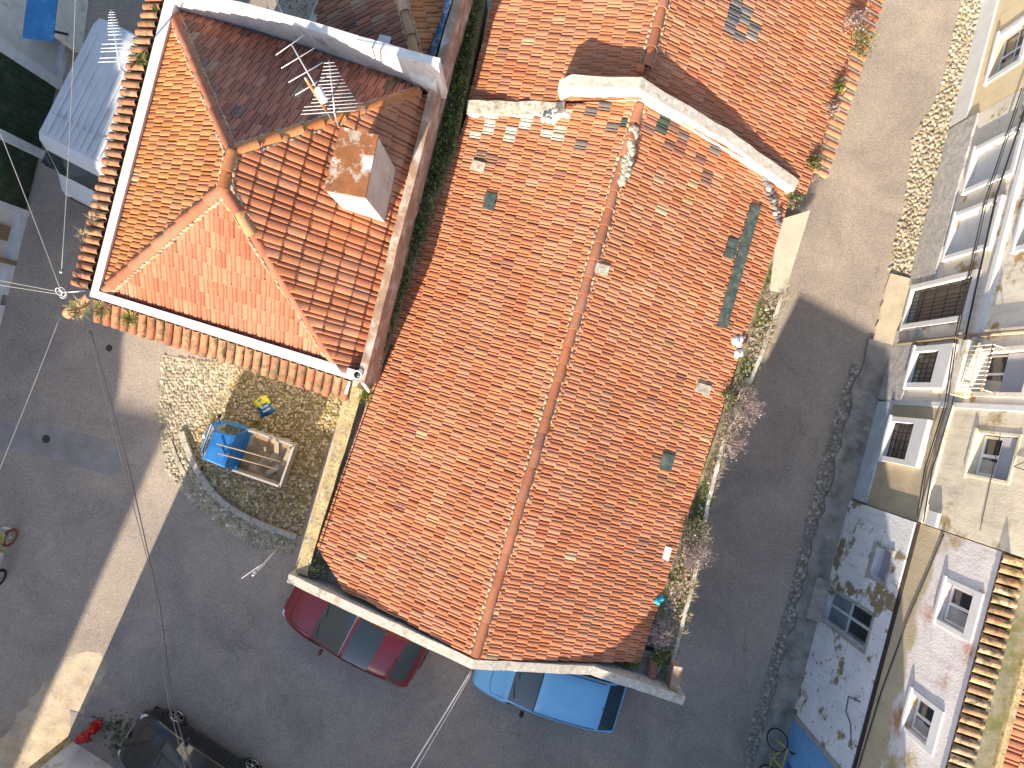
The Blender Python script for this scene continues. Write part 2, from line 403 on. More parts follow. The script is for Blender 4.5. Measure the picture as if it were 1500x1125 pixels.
def barrel(b,p0,p1,up,r0,r1,col,n=9,arc=math.pi,thick=.014):
    """half-round tile from p0 (low end, radius r0) to p1 (radius r1)"""
    t=(p1-p0).normalized(); s=t.cross(up).normalized(); u=s.cross(t); ring=[]
    for p,r in((p0,r0),(p1,r1)):
        ring.append([p+s*(math.cos(math.pi*.5-arc/2+arc*i/(n-1))*r)+u*(math.sin(math.pi*.5-arc/2+arc*i/(n-1))*r) for i in range(n)])
    inn=[p0+(q-p0)*(1-thick/r0) for q in ring[0]]
    b.add(ring[0]+ring[1],[[i,i+1,n+i+1,n+i] for i in range(n-1)],col,True)
    b.add(ring[0]+inn,[[i+1,i,n+i,n+i+1] for i in range(n-1)],col)
    b.add([p0+Vector((0,0,-.004))]+[q+t*.05 for q in inn],[[0,i+1,i+2] for i in range(n-1)],(.05,.03,.02))
def ridge(name,p0,p1,parent,r=.105,length=.40,cols=RED,lift=.035,odd=.06,pale=0,m=None,mort=True,mcol=(.40,.3,.2)):
    """overlapping half-round tiles from the low end p0 to the high end p1"""
    p0=Vector(p0);p1=Vector(p1); L=(p1-p0).length; t=(p1-p0).normalized(); n=max(1,round(L/length)); b=MB(); U=Vector((0,0,1))
    st=L/n
    for i in range(n):
        c=R.choice(ODD) if R.random()<odd else R.choice(cols); c=vc(c,.9,1.12)
        if i>=n-pale: c=vc((.44,.39,.28),.85,1.1)
        jl=Vector((R.uniform(-.012,.012),R.uniform(-.012,.012),0))
        a=p0+t*(i*st-.03)+U*(lift+.012+R.uniform(0,.015))+jl; e=p0+t*((i+1)*st+.03)+U*(lift-.03)+jl
        rr=r*R.uniform(1.0,1.12); barrel(b,a,e,U,rr,r*.80,c)
        barrel(b,e+U*.004,e+t*.035+U*.004,U,r*.84,r*.84,(.13,.07,.045))  # dark joint ring; shade of the step between ridge tiles is painted in
    o=b.build(name,m or TILE,parent)
    if mort:
        s=t.cross(U).normalized(); k=MB(); q=int(L/.12)
        for sd in(-1,1):
            for i in range(q):
                w=R.uniform(.02,.05); c=vc(mcol,.7,1.1); cp=p0+t*((i+.5)*.12)+s*sd*(r*.98+w*.3)
                k.blob(cp+U*(lift-.035),(.085,w,.045),1,.25,c,math.atan2(t.y,t.x))
            if i==q-1: k.build('mortar_bed',STONE,o); k=MB()
    return o
def off_poly(pts,d):
    """offset an open 2-D polyline (Vectors with z) to its left by d"""
    out=[]
    for i,p in enumerate(pts):
        t=Vector((0,0)); 
        if i>0: t+=(pts[i]-pts[i-1]).to_2d().normalized()
        if i<len(pts)-1: t+=(pts[i+1]-pts[i]).to_2d().normalized()
        t.normalize(); out.append(Vector((p.x-t.y*d,p.y+t.x*d,p.z)))
    return out
def capwall(b,line,w,zbot,col=(1,1,1)):
    """wall along a line of top points (each own z), w to the left, down to zbot (number or function)"""
    o=off_poly(line,w)
    for i in range(len(line)-1):
        q=[line[i],line[i+1],o[i+1],o[i]]
        if callable(zbot): bt=[Vector((p.x,p.y,zbot(p))) for p in q]
        else: bt=[Vector((p.x,p.y,zbot)) for p in q]
        b.prism(q,bt,col)
def wobble_line(line,step,az,axy=.0):
    out=[]
    for i in range(len(line)-1):
        n=max(1,int((line[i+1]-line[i]).length/step))
        for j in range(n):
            q=line[i].lerp(line[i+1],j/n); s=0 if (i==0 and j==0) else 1
            out.append(q+Vector((R.uniform(-axy,axy)*s,R.uniform(-axy,axy)*s,R.uniform(-az,az)*s)))
    out.append(line[-1]); return out

# ================================================================== 1. the long warehouse
wh=thing('warehouse','long low building with a wide gabled clay roof and a yellow lichened wall top','building',P(760,600,0))
R0,R1=P(915,230,4.8),P(697,965,4.8)
PLL=Plane(R0,R1,P(565,480,3.1)); PLR=Plane(R0,R1,P(1050,620,3.12))
GREENGLASS=[(.045,.065,.055),(.06,.08,.065),(.035,.05,.045)]
PALE=[(.56,.48,.36),(.5,.42,.3),(.6,.53,.42)]
DARKT=[(.2,.11,.08),(.25,.14,.1),(.16,.13,.11),(.3,.13,.09)]
lspec=[([(690,165),(830,165),(830,215),(690,200)],PALE,.3),([(690,205),(740,205),(740,255),(690,255)],DARKT+PALE,.3),
       ([(838,140),(930,140),(930,185),(838,180)],GREENGLASS+DARKT,.35),([(840,185),(915,185),(915,215),(840,215)],DARKT,.2)]
tile_roof('roof',PLL,[(690,160),(468,800),(505,862),(697,962),(937,150)],wh,w=.186,ex=.285,stag=.27,special=lspec)
rspec=[([(940,160),(1000,190),(1060,225),(1040,240),(985,215),(940,190)],GREENGLASS+DARKT,.6),([(960,200),(1050,240),(1040,275),(960,240)],DARKT,.35),
       ([(950,240),(1090,300),(1060,350),(940,300)],[(.48,.28,.15),(.46,.26,.12),(.5,.33,.2),(.34,.16,.1)],.2),
       ([(1000,420),(1080,440),(960,800),(880,780)],[(.36,.20,.09),(.3,.13,.08)],.05)]
tile_roof('roof',PLR,[(937,150),(1160,268),(1140,335),(955,890),(935,968),(697,962)],wh,w=.186,ex=.285,stag=.27,flip=False,special=rspec)
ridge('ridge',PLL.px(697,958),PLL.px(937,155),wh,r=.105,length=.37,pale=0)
# weathered mortar repair over the top of the ridge
b=MB()
for i in range(60):
    t=i/59; q=PLL.px(928-17*t,190+78*t); b.blob(q+Vector((R.uniform(-.05,.05),0,.075)),(.1,.1,.06),1,.3,vc((.46,.41,.3),.75,1.1))
b.build('ridge_mortar',STONE,wh)
# glass tiles let into the right slope and single ones elsewhere
GT=mat('glass_tile',(.05,.075,.065),rough=.25,var=.4,vs=8,fine=.3,bump=.3,bs=20,spec=.5,c2=(.13,.14,.11),c2s=5,c2t=.55,c2w=.1)
def glass_tiles(name,pl,quads,parent):
    b=MB()
    for q in quads:
        pts=[pl.px(x,y,.092) for x,y in q]
        o=[p-pl.n*.1 for p in pts]; b.prism(pts,o)
        if pl.px(q[0][0],q[0][1]).z: pass
    return b.build(name,GT,parent)
def gq(cx,cy,w=17,h=20,a=-16):
    ca,sa=math.cos(rad(a)),math.sin(rad(a))
    return [(cx+x*ca+y*sa,cy-x*sa+y*ca) for x,y in((-w/2,-h/2),(w/2,-h/2),(w/2,h/2),(-w/2,h/2))]
def along(a,b_,n): return [(a[0]+(b_[0]-a[0])*(i+.5)/n,a[1]+(b_[1]-a[1])*(i+.5)/n) for i in range(n)]
glass_tiles('skylight',PLR,[gq(x,y,15,14.6) for x,y in along((1108,300),(1058,480),13)]+[gq(1074,357,15,14),gq(1070,371,15,14)],wh)
glass_tiles('skylight',PLL,[gq(718,289,17,12),gq(716,301,17,12)],wh)
glass_tiles('skylight',PLR,[gq(979,671,18,12),gq(976,682,18,12)],wh)
b=MB()
for x,y in((1031,570),(700,243),(882,394)): 
    q=gq(x,y,20,14); pts=[PLR.px(a,c,.094) if x>800 else PLL.px(a,c,.094) for a,c in q]; n=(PLR if x>800 else PLL).n
    b.prism(pts,[p-n*.06 for p in pts]); b.build('cement_patch',MORTAR,wh); b=MB()
# walls
front=[P(420,853,3.14),P(690,980,4.86),P(865,989,3.85),P(1000,1033,3.5)]
base=[P(420,853,3.14),P(690,980,4.86),P(865,989,3.85),P(1000,1033,3.5),P(983,985,3.15),P(1022,840,3.05),P(1040,740,3.05),P(1085,600,3.05),P(1110,540,3.05),P(1150,430,3.05),P(1186,310,3.05),P(1165,278,3.1),P(936,150,3.1),P(690,158,3.0),P(500,585,3.0)]
WALLM=mat('ochre_wall',(.42,.33,.2),var=.25,streak=.4,vs=1.5,c2=(.5,.46,.4),c2s=1.3,c2t=.55,c2w=.06,c3=(.25,.19,.12),c3s=3,c3t=.62,c3w=.06,bump=.4)
b=MB(); b.prism([Vector((p.x,p.y,2.72)) for p in base],0.0); b.build('wall',WALLM,wh)
b=MB(); capwall(b,wobble_line(front,.25,.015,.008),.2,2.72); b.build('front_parapet',CAP,wh)
b=MB(); capwall(b,wobble_line([P(516,566,3.2),P(433,838,3.12)],.3,.02,.01),.27,2.72); 
b.build('side_parapet',YELLOWCAP,wh)
# flat gutter behind the parapets
b=MB(); b.prism([P(440,845,2.86),P(520,570,2.86),P(560,570,2.86),P(500,800,2.86),P(520,858,2.86),P(690,955,3.2),P(690,970,3.2)],2.7); b.build('gutter',CONC,wh)
b=MB(); b.prism([P(720,962,3.3),P(700,974,3.3),P(865,982,3.0),P(985,1018,2.95),P(985,960,2.95),P(930,950,3.0)],2.6); b.build('gutter',CONC,wh)
# wide wall top along the lane with soil on it
inn=[(1152,335),(1112,450),(1085,545),(1055,640),(1020,740),(985,840),(962,930),(975,985)]
out=[(1186,310),(1150,430),(1110,540),(1085,600),(1060,660),(1040,740),(1022,840),(984,985)]
b=MB(); b.prism([P(1140,322,3.02)]+[P(x-8,y,3.02) for x,y in inn]+[P(x-5,y,3.02) for x,y in out[::-1]],2.7); b.build('wall_walk',mat('soil_top',(.2,.16,.1),var=.35,vs=4,c2=(.3,.27,.15),c2s=3,c2t=.52,c2w=.08,c3=(.13,.14,.05),c3s=6,c3t=.58,c3w=.06,bump=.8,bs=30),wh)
b=MB(); capwall(b,wobble_line([P(x,y,3.12) for x,y in out[1:]],.3,.02,.015),-.085,2.72)
b.build('lane_parapet',CAP,wh)
b=MB(); capwall(b,wobble_line([P(x,y,3.05) for x,y in inn[2:6]],.25,.02,.02),.06,2.72); b.build('inner_curb',DIRT,wh)
b=MB(); b.prism([P(1140,322,3.1),P(1187,308,3.14),P(1150,428,3.14),P(1128,425,3.1)],2.9); b.build('concrete_slab',mat('pale_slab',(.5,.43,.31),var=.15,vs=3,c2=(.38,.33,.25),c2s=3,c2t=.62,c2w=.08,bump=.5,bs=50),wh)
b=MB(); b.box(P(985,992,3.2),(.2,.72,.55),rad(-12)); b.build('corner_pier',BROWNWALL,wh)
# stepped gable wall between the two roofs
lowt=wobble_line([P(683,166,3.5),P(752,168,3.86),P(826,169,4.3)],.2,.02,.02)
zb=lambda p:max(2.4,min(PLL.z(p.x,p.y),4.4)-.6)
b=MB(); capwall(b,lowt,.3,zb); b.build('low_gable_wall',MORTAR,wh)
b=MB(); hi=wobble_line([P(823,134,4.72),P(838,126,4.86),P(935,131,5.36),P(1060,205,4.42),P(1164,278,3.5)],.3,.015,.012); capwall(b,hi,.22,2.6); b.build('gable_wall',LIMEWASH,wh)
b=MB(); capwall(b,[p+Vector((0,0,.035)) for p in hi],.225,lambda p:p.z-.037); b.build('gable_coping',CAP,wh)
b=MB()
for i in range(16):
    t=i/15; q=P(800+28*t+R.uniform(-5,5),175-12*t+R.uniform(-6,6),4.2+.3*t); b.blob(q,(.09,.08,.05),1,.3,(.62,.57,.47))
b.build('gable_mortar',STONE,wh); b=MB()
for i in range(26):
    t=i/25; q=P(690+112*t,170+4*t+R.uniform(-4,4),3.36+.6*t); b.blob(q,(.12,.09,.06),1,.3,vc((.6,.54,.42),.8,1.1))
b.build('gable_mortar',STONE,wh)
b=MB()
for i in range(22):
    t=i/21; c=R.choice([(.5,.48,.45),(.1,.1,.11),(.22,.21,.2),(.16,.15,.15)]); q=PLR.px(1119+24*t+R.uniform(-4,4),258+68*t,.06+R.uniform(0,.03)); b.blob(q,(.07,.06,.05),1,.35,c)
b.build('flashing_rubble',STONE,wh)

# ================================================================== 2. the upper continuation of the roof
up=thing('tiled_building','higher tiled gabled building beyond the whitewashed gable wall with overhanging eave tiles along the lane','building',P(960,100,0))
U0,U1=P(990,-60,4.95),P(944,104,4.95)
UPL=Plane(U0,U1,P(705,70,3.2)); UPR=Plane(U0,U1,P(1238,110,3.25))
uspec=[([(1050,-10),(1085,-10),(1110,35),(1095,68),(1060,50),(1075,20)],[(.15,.14,.13),(.2,.19,.17),(.26,.24,.2),(.11,.11,.11)],.95)]
tile_roof('roof',UPL,[(688,150),(940,146),(992,-70),(742,-70)],up,w=.2,stag=.27,ex=.30,special=[([(690,40),(860,20),(850,130),(690,130)],[(.5,.3,.17),(.52,.35,.22),(.36,.17,.1)],.14)])
tile_roof('roof',UPR,[(940,146),(1178,284),(1290,-70),(992,-70)],up,w=.19,ex=.295,stag=.27,special=uspec)
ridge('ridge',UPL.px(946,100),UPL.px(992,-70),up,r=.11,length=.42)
b=MB(); b.cyl(P(938,101,5.06),(.3,1,.0),.085,.14,10,(.5,.17,.07)); b.build('ridge_end',TILE,up)
b=MB()
for i in range(22):
    t=i/21; p=UPR.px(1196+96*t,250-300*t,.02)+UPR.v*.12; q=p-UPR.v*.42
    c=R.choice(RED); barrel(b,q,p,Vector((0,0,1)),.088,.078,vc(c,.9,1.1))
b.build('eave_tiles',TILE,up)
uw=[P(690,158,3.0),P(938,150,3.0),P(1165,280,3.0),P(1183,255,3.0),P(1280,-70,3.0),P(745,-70,3.0)]
b=MB(); b.prism(uw,0.0); b.build('wall',WALLM,up)
gt=MB(); gt.prism([UPL.px(948,104),P(938,150,3),P(690,158,3),UPL.px(690,150,-.05)],[P(948,104,2.9),P(938,150,2.9),P(690,158,2.9),P(692,152,2.9)]) if False else None

# ================================================================== 3. the hipped house
hh=thing('hipped_house','hipped tile house with white parapet bands and a fringe of mossy eave tiles','house',P(340,300,0))
ze=4.5
HLp=Plane(P(147,428,ze),P(255,20,ze),P(334,250,6.7)); HBp=Plane(P(150,432,ze),P(498,540,ze),P(328,275,6.7))
HRp=Plane(P(522,545,ze),P(628,140,ze),P(334,250,6.7)); HTp=Plane(P(255,18,ze),P(615,128,ze),P(340,225,6.7))
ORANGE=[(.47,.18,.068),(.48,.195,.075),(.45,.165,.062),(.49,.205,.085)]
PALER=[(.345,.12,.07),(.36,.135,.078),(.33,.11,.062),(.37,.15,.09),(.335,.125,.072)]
tile_roof('roof',HLp,[(147,432),(328,275),(340,225),(252,14)],hh,w=.195,ex=.40,stag=.5,cols=ORANGE,odd=.015,flip=True)
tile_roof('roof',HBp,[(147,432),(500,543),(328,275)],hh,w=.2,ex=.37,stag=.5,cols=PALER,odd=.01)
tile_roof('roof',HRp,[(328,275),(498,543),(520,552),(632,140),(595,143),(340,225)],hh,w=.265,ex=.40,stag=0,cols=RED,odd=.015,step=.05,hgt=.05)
tile_roof('roof',HTp,[(252,14),(340,225),(598,142),(632,132)],hh,w=.2,ex=.37,stag=.5,cols=[(.33,.13,.085),(.29,.115,.075),(.35,.15,.1),(.25,.105,.075)],odds=[(.3,.2,.13),(.16,.1,.08)],odd=.08)  # dirtier tiles; part of this slope's shade is put into the darker browns
pk0=HLp.px(340,224); pk1=HBp.px(328,276)
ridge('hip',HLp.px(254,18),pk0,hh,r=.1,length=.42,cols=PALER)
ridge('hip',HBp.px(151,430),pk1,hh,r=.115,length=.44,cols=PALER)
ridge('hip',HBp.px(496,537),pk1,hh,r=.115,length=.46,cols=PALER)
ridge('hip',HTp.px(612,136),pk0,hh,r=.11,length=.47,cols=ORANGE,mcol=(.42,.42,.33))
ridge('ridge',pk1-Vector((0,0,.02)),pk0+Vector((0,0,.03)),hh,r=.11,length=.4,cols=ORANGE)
# parapet band and walls
pband=[P(243,-8,4.75),P(131,434,4.75),P(516,557,4.75)]
b=MB(); capwall(b,pband,.22,4.22); b.build('parapet',WHITEPAINT,hh)
b=MB(); capwall(b,wobble_line([P(533,562,4.78),P(641,128,4.78),P(660,60,4.78),P(688,-40,4.78)],.4,.02,.01),.17,2.2); b.build('parapet',BROWNWALL,hh)
hw=[P(243,-8,4.2),P(131,434,4.2),P(516,557,4.2),P(533,562,4.2),P(641,128,4.2),P(640,100,4.2)]
b=MB(); b.prism([Vector((p.x,p.y,4.2)) for p in hw],0.0); b.build('wall',WHITEWALL,hh)
# old barrel tiles along the eaves
OLD=[(.42,.165,.09),(.37,.145,.08),(.44,.19,.11),(.32,.14,.08),(.37,.19,.11)]
def eave_row(pin0,pin1,dirout,n,length,r,zin,zout):
    b=MB(); 
    for i in range(n):
        t=(i+.5)/n; a=pin0.lerp(pin1,t); q=a+dirout*(length*R.uniform(.95,1.05)); q.z=zout+R.uniform(-.01,.01); a=a.copy(); a.z=zin
        c=vc(R.choice(OLD),.85,1.15)
        barrel(b,q,a,Vector((0,0,1)),r*R.uniform(.95,1.05),r*.9,c,n=10)
    q0=pin0+dirout*(length*.96);q1=pin1+dirout*(length*.96)
    b.prism([Vector((pin0.x,pin0.y,zin-.03)),Vector((pin1.x,pin1.y,zin-.03)),Vector((q1.x,q1.y,zout-.03)),Vector((q0.x,q0.y,zout-.03))],[Vector((pin0.x,pin0.y,zin-.1)),Vector((pin1.x,pin1.y,zin-.1)),Vector((q1.x,q1.y,zout-.09)),Vector((q0.x,q0.y,zout-.09))],(.2,.11,.06),True)
    return b
ul=(P(243,-8)-P(131,434)).normalized(); nl=Vector((-ul.y,ul.x,0)); ub=(P(516,557)-P(131,434)).normalized(); nb=Vector((ub.y,-ub.x,0))
eave_row(P(131,434,4.4)+ul*.12,P(243,-8,4.4),nl,34,.50,.088,4.42,4.2).build('eave_tiles',TILEOLD,hh)
eave_row(P(131,434,4.4)+ub*.12,P(516,557,4.4),nb,29,.47,.092,4.42,4.2).build('eave_tiles',TILEOLD,hh)
b=MB(); cpt=P(131,434,4.46); tip=cpt+(nl+nb)*.5; tip.z=4.22; barrel(b,tip,cpt,Vector((0,0,1)),.12,.09,(.45,.25,.14),n=10)
for s,dr in((-.33,nl*.62+nb*.36),(.33,nl*.36+nb*.62)):
    t2=cpt+dr*.72; t2.z=4.2; barrel(b,t2,cpt+dr*.15-Vector((0,0,.06)),Vector((0,0,1)),.09,.06,(.42,.22,.12),n=10)
b.build('corner_tile',TILEOLD,hh)
# party wall with its white top
pw=[(350,14),(452,42),(520,62),(612,90)]
top=[P(243,-6,5.0),P(350,14,5.18),P(452,42,5.32),P(520,63,5.5),P(612,89,5.72),P(642,97,5.72)]
b=MB(); capwall(b,[p for p in top][::-1],-.16,4.2) ; b.build('party_wall',WHITEWALL,hh)
b=MB(); b.prism([P(600,110,5.0),P(598,88,5.2),P(642,96,5.2),P(638,128,5.0)],4.2); b.build('party_wall_end',WHITEWALL,hh)
# chimney
ct=[P(499,187,6.7),P(553,199,6.7),P(534,288,6.7),P(475,277,6.7)]
ch_=MB(); ch_.prism([Vector((p.x,p.y,6.64)) for p in ct],4.4)
CHIM=mat('chimney_render',(.5,.43,.35),var=.15,vs=3,c2=(.36,.29,.22),c2s=2,c2t=.6,c2w=.08,c3=(.65,.6,.52),c3s=4,c3t=.62,c3w=.05,bump=.4)
chim=ch_.build('chimney',CHIM,hh)
cc=sum(ct,Vector())/4; b=MB(); b.prism([cc+(p-cc)*1.03 for p in ct],6.642); b.build('rusty_cap',RUST,chim)
# downpipe at the corner
dp=P(524,549,4.8)
b=MB(); b.torus(dp+Vector((0,0,.03)),(0,0,1),.085,.016,18,6); b.tube([dp,dp-Vector((0,0,.5))],.085,14,caps=False); dpo=b.build('rain_hopper',WHITEPAINT,hh)
b=MB(); b.cyl(dp-Vector((0,0,.02)),(0,0,1),.078,.01,16); b.build('opening',BLACKPL,dpo)
b=MB(); b.tube([P(529,557,4.62),P(540,572,3.4),P(541,573,3.0)],.04,10); b.build('drain_pipe',WHITEPAINT,hh)
b=MB(); b.tube([P(512,560,4.6),P(507,575,4.35),P(505,581,4.2)],.035,8); b.build('drain_pipe',WHITEPAINT,hh)

# ================================================================== 4. the small roof behind the party wall
nh=thing('small_house','small tiled house half in shade behind the white party wall','house',P(570,30,0))
NR0,NR1=P(578,-40,5.0),P(612,86,4.75)
NL=Plane(NR0,NR1,P(462,30,3.9)); NRt=Plane(NR0,NR1,P(652,0,4.2))
tile_roof('roof',NL,[(452,44),(492,-50),(574,-50),(612,86),(590,84)],nh,w=.2,ex=.36,cols=[(.3,.135,.085),(.26,.12,.08)],odds=[(.3,.2,.13),(.18,.1,.08)],odd=.1)  # shade of this left slope is put into its darker tile colours
tile_roof('roof',NRt,[(574,-50),(612,86),(618,90),(672,-50)],nh,w=.22,ex=.36,cols=ORANGE,odd=.06)
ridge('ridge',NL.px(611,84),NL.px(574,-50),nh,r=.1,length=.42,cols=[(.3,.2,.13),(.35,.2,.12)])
b=MB(); b.prism([P(452,46,3.7),P(500,-80,3.7),P(672,-80,3.7),P(620,92,3.7)],0.0); b.build('wall',WHITEWALL,nh)
b=MB(); b.prism([P(446,44,4.0),P(490,-60,4.0),P(500,-60,4.0),P(457,46,4.0)],0.0); b.build('verge_wall',CAP,nh)
b=MB(); pts=[NL.px(x,y,.1) for x,y in((556,50),(573,54),(567,73),(550,69))]; b.prism(pts,[p-NL.n*.03 for p in pts]); b.build('pale_sheet',WHITEPAINT,nh)
BLUEW=mat('blue_wash',(.12,.26,.4),var=.3,vs=5,c2=(.6,.6,.58),c2s=7,c2t=.56,c2w=.06,bump=.3)
b=MB(); capwall(b,wobble_line([P(622,96,4.3),P(664,-40,4.3)],.3,.02,.01),-.15,2.0); b.build('side_wall',BLUEW,nh)
b=MB(); capwall(b,wobble_line([P(637,94,4.35),P(676,-40,4.35)],.3,.02,.01),-.12,2.0); b.build('side_wall',BROWNWALL,nh)
# ================================================================== vehicles
def paint(name,col,rough=.3): return mat(name,col,rough=rough,var=.06,vs=2,fine=.04,bump=0,spec=.5,coat=.5,c3=(.22,.19,.16),c3s=2.5,c3t=.74,c3w=.09)
def catmull(S,sub):
    out=[]
    for i in range(len(S)-1):
        p0=S[max(i-1,0)];p1=S[i];p2=S[i+1];p3=S[min(i+2,len(S)-1)]
        for j in range(sub):
            t=j/sub
            out.append(tuple(.5*(2*b+(c-a)*t+(2*a-5*b+4*c-d)*t*t+(3*b-a-3*c+d)*t**3) for a,b,c,d in zip(p0,p1,p2,p3)))
    out.append(S[-1]); return out
def wheel(car,x,y,side,r=.31,w=.2,rimcol=CHROME,spokes=5):
    b=MB(); b.torus((x,y,r),(0,1,0),r-.075,.078,28,10); b.cyl((x,y-side*.03,r),(0,1,0),r-.09,w*.6,20)
    t=b.build('wheel',BLACK,car,local=True)
    k=MB(); yo=y+side*(w*.40)
    k.torus((x,yo,r),(0,1,0),r-.105,.016,24,6); k.cyl((x,yo,r),(0,1,0),.055,.03,12)
    for i in range(spokes):
        a=i*2*math.pi/spokes+.3; c=Vector((x+math.cos(a)*(r-.1)/2,yo,r+math.sin(a)*(r-.1)/2))
        k.box(c,((r-.1),.02,.05),m=Matrix.Rotation(-a,3,'Y'))
    k.build('rim',rimcol,t,local=True)
def make_car(name,label,loc,ang,L,W,pm,st,sub=5,sunroof=None,hubs=CHROME,plastic=BLACKPL,trim=None,group=None,trimm=None):
    car=thing(name,label,'car',(loc.x,loc.y,0),ang,group)
    # stations: x(-1..1), halfwidth frac, zbelt, ztop, top width frac, crown
    S=catmull(st,sub); n=len(S); hw=W/2; rings=[]
    for x,h,zb,zt,wt,cr in S:
        X=x*L/2; Y=h*hw; wtY=min(wt*hw,Y*.97)
        z0=.22+.08*max(0,(abs(x)-.9)*10)
        rings.append([(X,Y*.90,z0),(X,Y*.985,z0+.14),(X,Y,min(zb-.12,.62)),(X,Y*.985,zb-.04),(X,Y*.95,zb),
                      (X,wtY+(Y*.95-wtY)*.12,zb+(zt-zb)*.88) ,(X,wtY*.94,zt-.01),(X,wtY*.6,zt+cr*.7),(X,0,zt+cr)])
    K=9
    def idx(i): return st[i][0]
    cab={k:v for k,v in CAB.items()}
    parts={'body':MB(),'windscreen':MB(),'rear_window':MB(),'sunroof':MB()}
    for i in range(n-1):
        seg=i//sub; u=(i%sub)/sub
        for k in range(K-1):
            for sg in(1,-1):
                q=[rings[i][k],rings[i+1][k],rings[i+1][k+1],rings[i][k+1]]
                q=[(a,b_*sg,c) for a,b_,c in q]
                # winding: stations run front(+x) to rear(-x)
                if sg==1: q=q[::-1]
                t='body'
                if k>=6 and seg==car_seg['ws']: t='windscreen'
                elif k>=6 and seg==car_seg['rw']: t='rear_window'
                elif k==4 and car_seg['ws']<=seg<=car_seg['rw']:
                    if seg==car_seg['ws'] and u<.35: t='pillar'
                    elif seg==car_seg['rw'] and u>.5: t='body'
                    elif seg==car_seg['pb'] and u<.3: t='pillar'
                    else: t='side_window'
                elif sunroof and k>=7 and sunroof[0]<=i<sunroof[1]: t='sunroof'
                elif sunroof and k==6 and sunroof[0]<=i<sunroof[1]: t='sunroof'
                key=t if t not in('side_window','pillar') else (t,sg,0 if seg<car_seg['pb'] or t=='pillar' and seg==car_seg['ws'] else 1)
                parts.setdefault(key,MB()).add(q,[[0,1,2,3]],smooth=True)
    MMS={'body':pm,'windscreen':CARGLASS,'rear_window':CARGLASS,'side_window':CARGLASS,'sunroof':CARGLASS,'pillar':BLACKPL}
    for key in parts:
        t=key if isinstance(key,str) else key[0]
        if parts[key].f:
            o=parts[key].build(t,MMS[t],car,local=True)
            bm=bmesh.new(); bm.from_mesh(o.data); bmesh.ops.remove_doubles(bm,verts=bm.verts[:],dist=.0004); bmesh.ops.recalc_face_normals(bm,faces=bm.faces[:]); bm.to_mesh(o.data); bm.free()
            if t!='body' : 
                for v in o.data.vertices: v.co.z+=.003
    # lower floor
    b=MB(); b.box((0,0,.27),(L*.92,W*.86,.1)); b.build('floor_pan',BLACKPL,car,local=True)
    for s in(1,-1):
        for fx in(L/2-.80,-L/2+.72): wheel(car,fx,s*(hw-.09),s,rimcol=hubs)
        # arch trims
        for fx in(L/2-.80,-L/2+.72):
            b=MB(); b.tube([(fx+math.cos(a)*.345,s*(hw*.99),.31+math.sin(a)*.345) for a in [i*math.pi/10 for i in range(11)]],.022,6); b.build('wheel_arch',BLACKPL,car,local=True)
        b=MB(); b.box((L*.13,s*(hw+.075),.98),(.11,.17,.13),bevel=.04); b.build('wing_mirror',trim or pm,car,local=True)
        b=MB(); b.blob((L/2-.20,s*hw*.66,.655),(.17,.13,.05),2,.0); b.build('headlight',mat('lamp_glass',(.55,.56,.56),rough=.12,var=0,fine=0,bump=0,spec=.7),car,local=True)
        b=MB(); b.blob((-L/2+.13,s*hw*.80,.86),(.08,.08,.10),2,.0); b.build('tail_light',mat('tail_glass',(.35,.02,.02),rough=.2,var=0,fine=0,bump=0),car,local=True)
        b=MB(); b.tube([(L*.10,s*(hw*.985),.80),(-L*.33,s*(hw*.985),.80)],.018,6); b.build('side_moulding',plastic,car,local=True)
        for fx in(.02,-.2): 
            b=MB(); b.box((fx*L,s*(hw*.99),.87),(.16,.03,.03),bevel=.01); b.build('door_handle',pm,car,local=True)
    # panel gaps
    def surf(i,k,sg,dz=.004):
        p=rings[i][k]; return Vector((p[0],p[1]*sg+(.003*sg if k<5 else 0),p[2]+dz))
    hs=2*sub+1; ce=car_seg['ws']*sub-1
    b=MB(); b.tube([surf(i,6,1) for i in range(ce,hs,-1)]+[surf(hs,k,1) for k in(7,8)]+[surf(hs,7,-1)]+[surf(i,6,-1) for i in range(hs+1,ce+1)],.006,4); b.build('bonnet_gap',BLACKPL,car,local=True)
    r0=(car_seg['ws']+1)*sub
    b=MB(); b.tube([surf(r0,6,1),surf(r0,7,1),surf(r0,8,1),surf(r0,7,-1),surf(r0,6,-1)],.014,5); b.build('roof_edge_trim',trimm or BLACKPL,car,local=True)
    for s in(1,-1):
        for i in(r0-int(sub*.6),r0+2*sub):
            b=MB(); b.tube([surf(i,k,s,0)+Vector((0,.004*s,0)) for k in(1,2,3,4)],.006,4); b.build('door_gap',BLACKPL,car,local=True)
        b=MB(); b.tube([surf(i,6,s,.006) for i in range(r0,car_seg['rw']*sub)],.008,4); b.build('roof_gutter',BLACKPL,car,local=True)
    # wiper, plate, bumper strips
    xw=(st[car_seg['ws']][0])*L/2; zw=st[car_seg['ws']][3]
    b=MB(); 
    for s in(.15,-.5): b.tube([(xw-.05,s*hw,zw+.045),(xw-.13,s*hw+.42,zw+.11)],.008,5)
    b.build('wiper',BLACKPL,car,local=True)
    b=MB(); b.box((L/2+.005,0,.5),(.02,.5,.11)); b.build('number_plate',WHITEPAINT,car,local=True)
    b=MB(); b.tube([(L*.48,-hw*.72,.48),(L*.498,-hw*.3,.48),(L*.5,0,.48),(L*.498,hw*.3,.48),(L*.48,hw*.72,.48)],.045,8); b.build('bumper',plastic,car,local=True)
    b=MB(); b.tube([(-L*.48,-hw*.76,.5),(-L*.498,-hw*.3,.5),(-L*.5,0,.5),(-L*.498,hw*.3,.5),(-L*.48,hw*.76,.5)],.045,8); b.build('bumper',plastic,car,local=True)
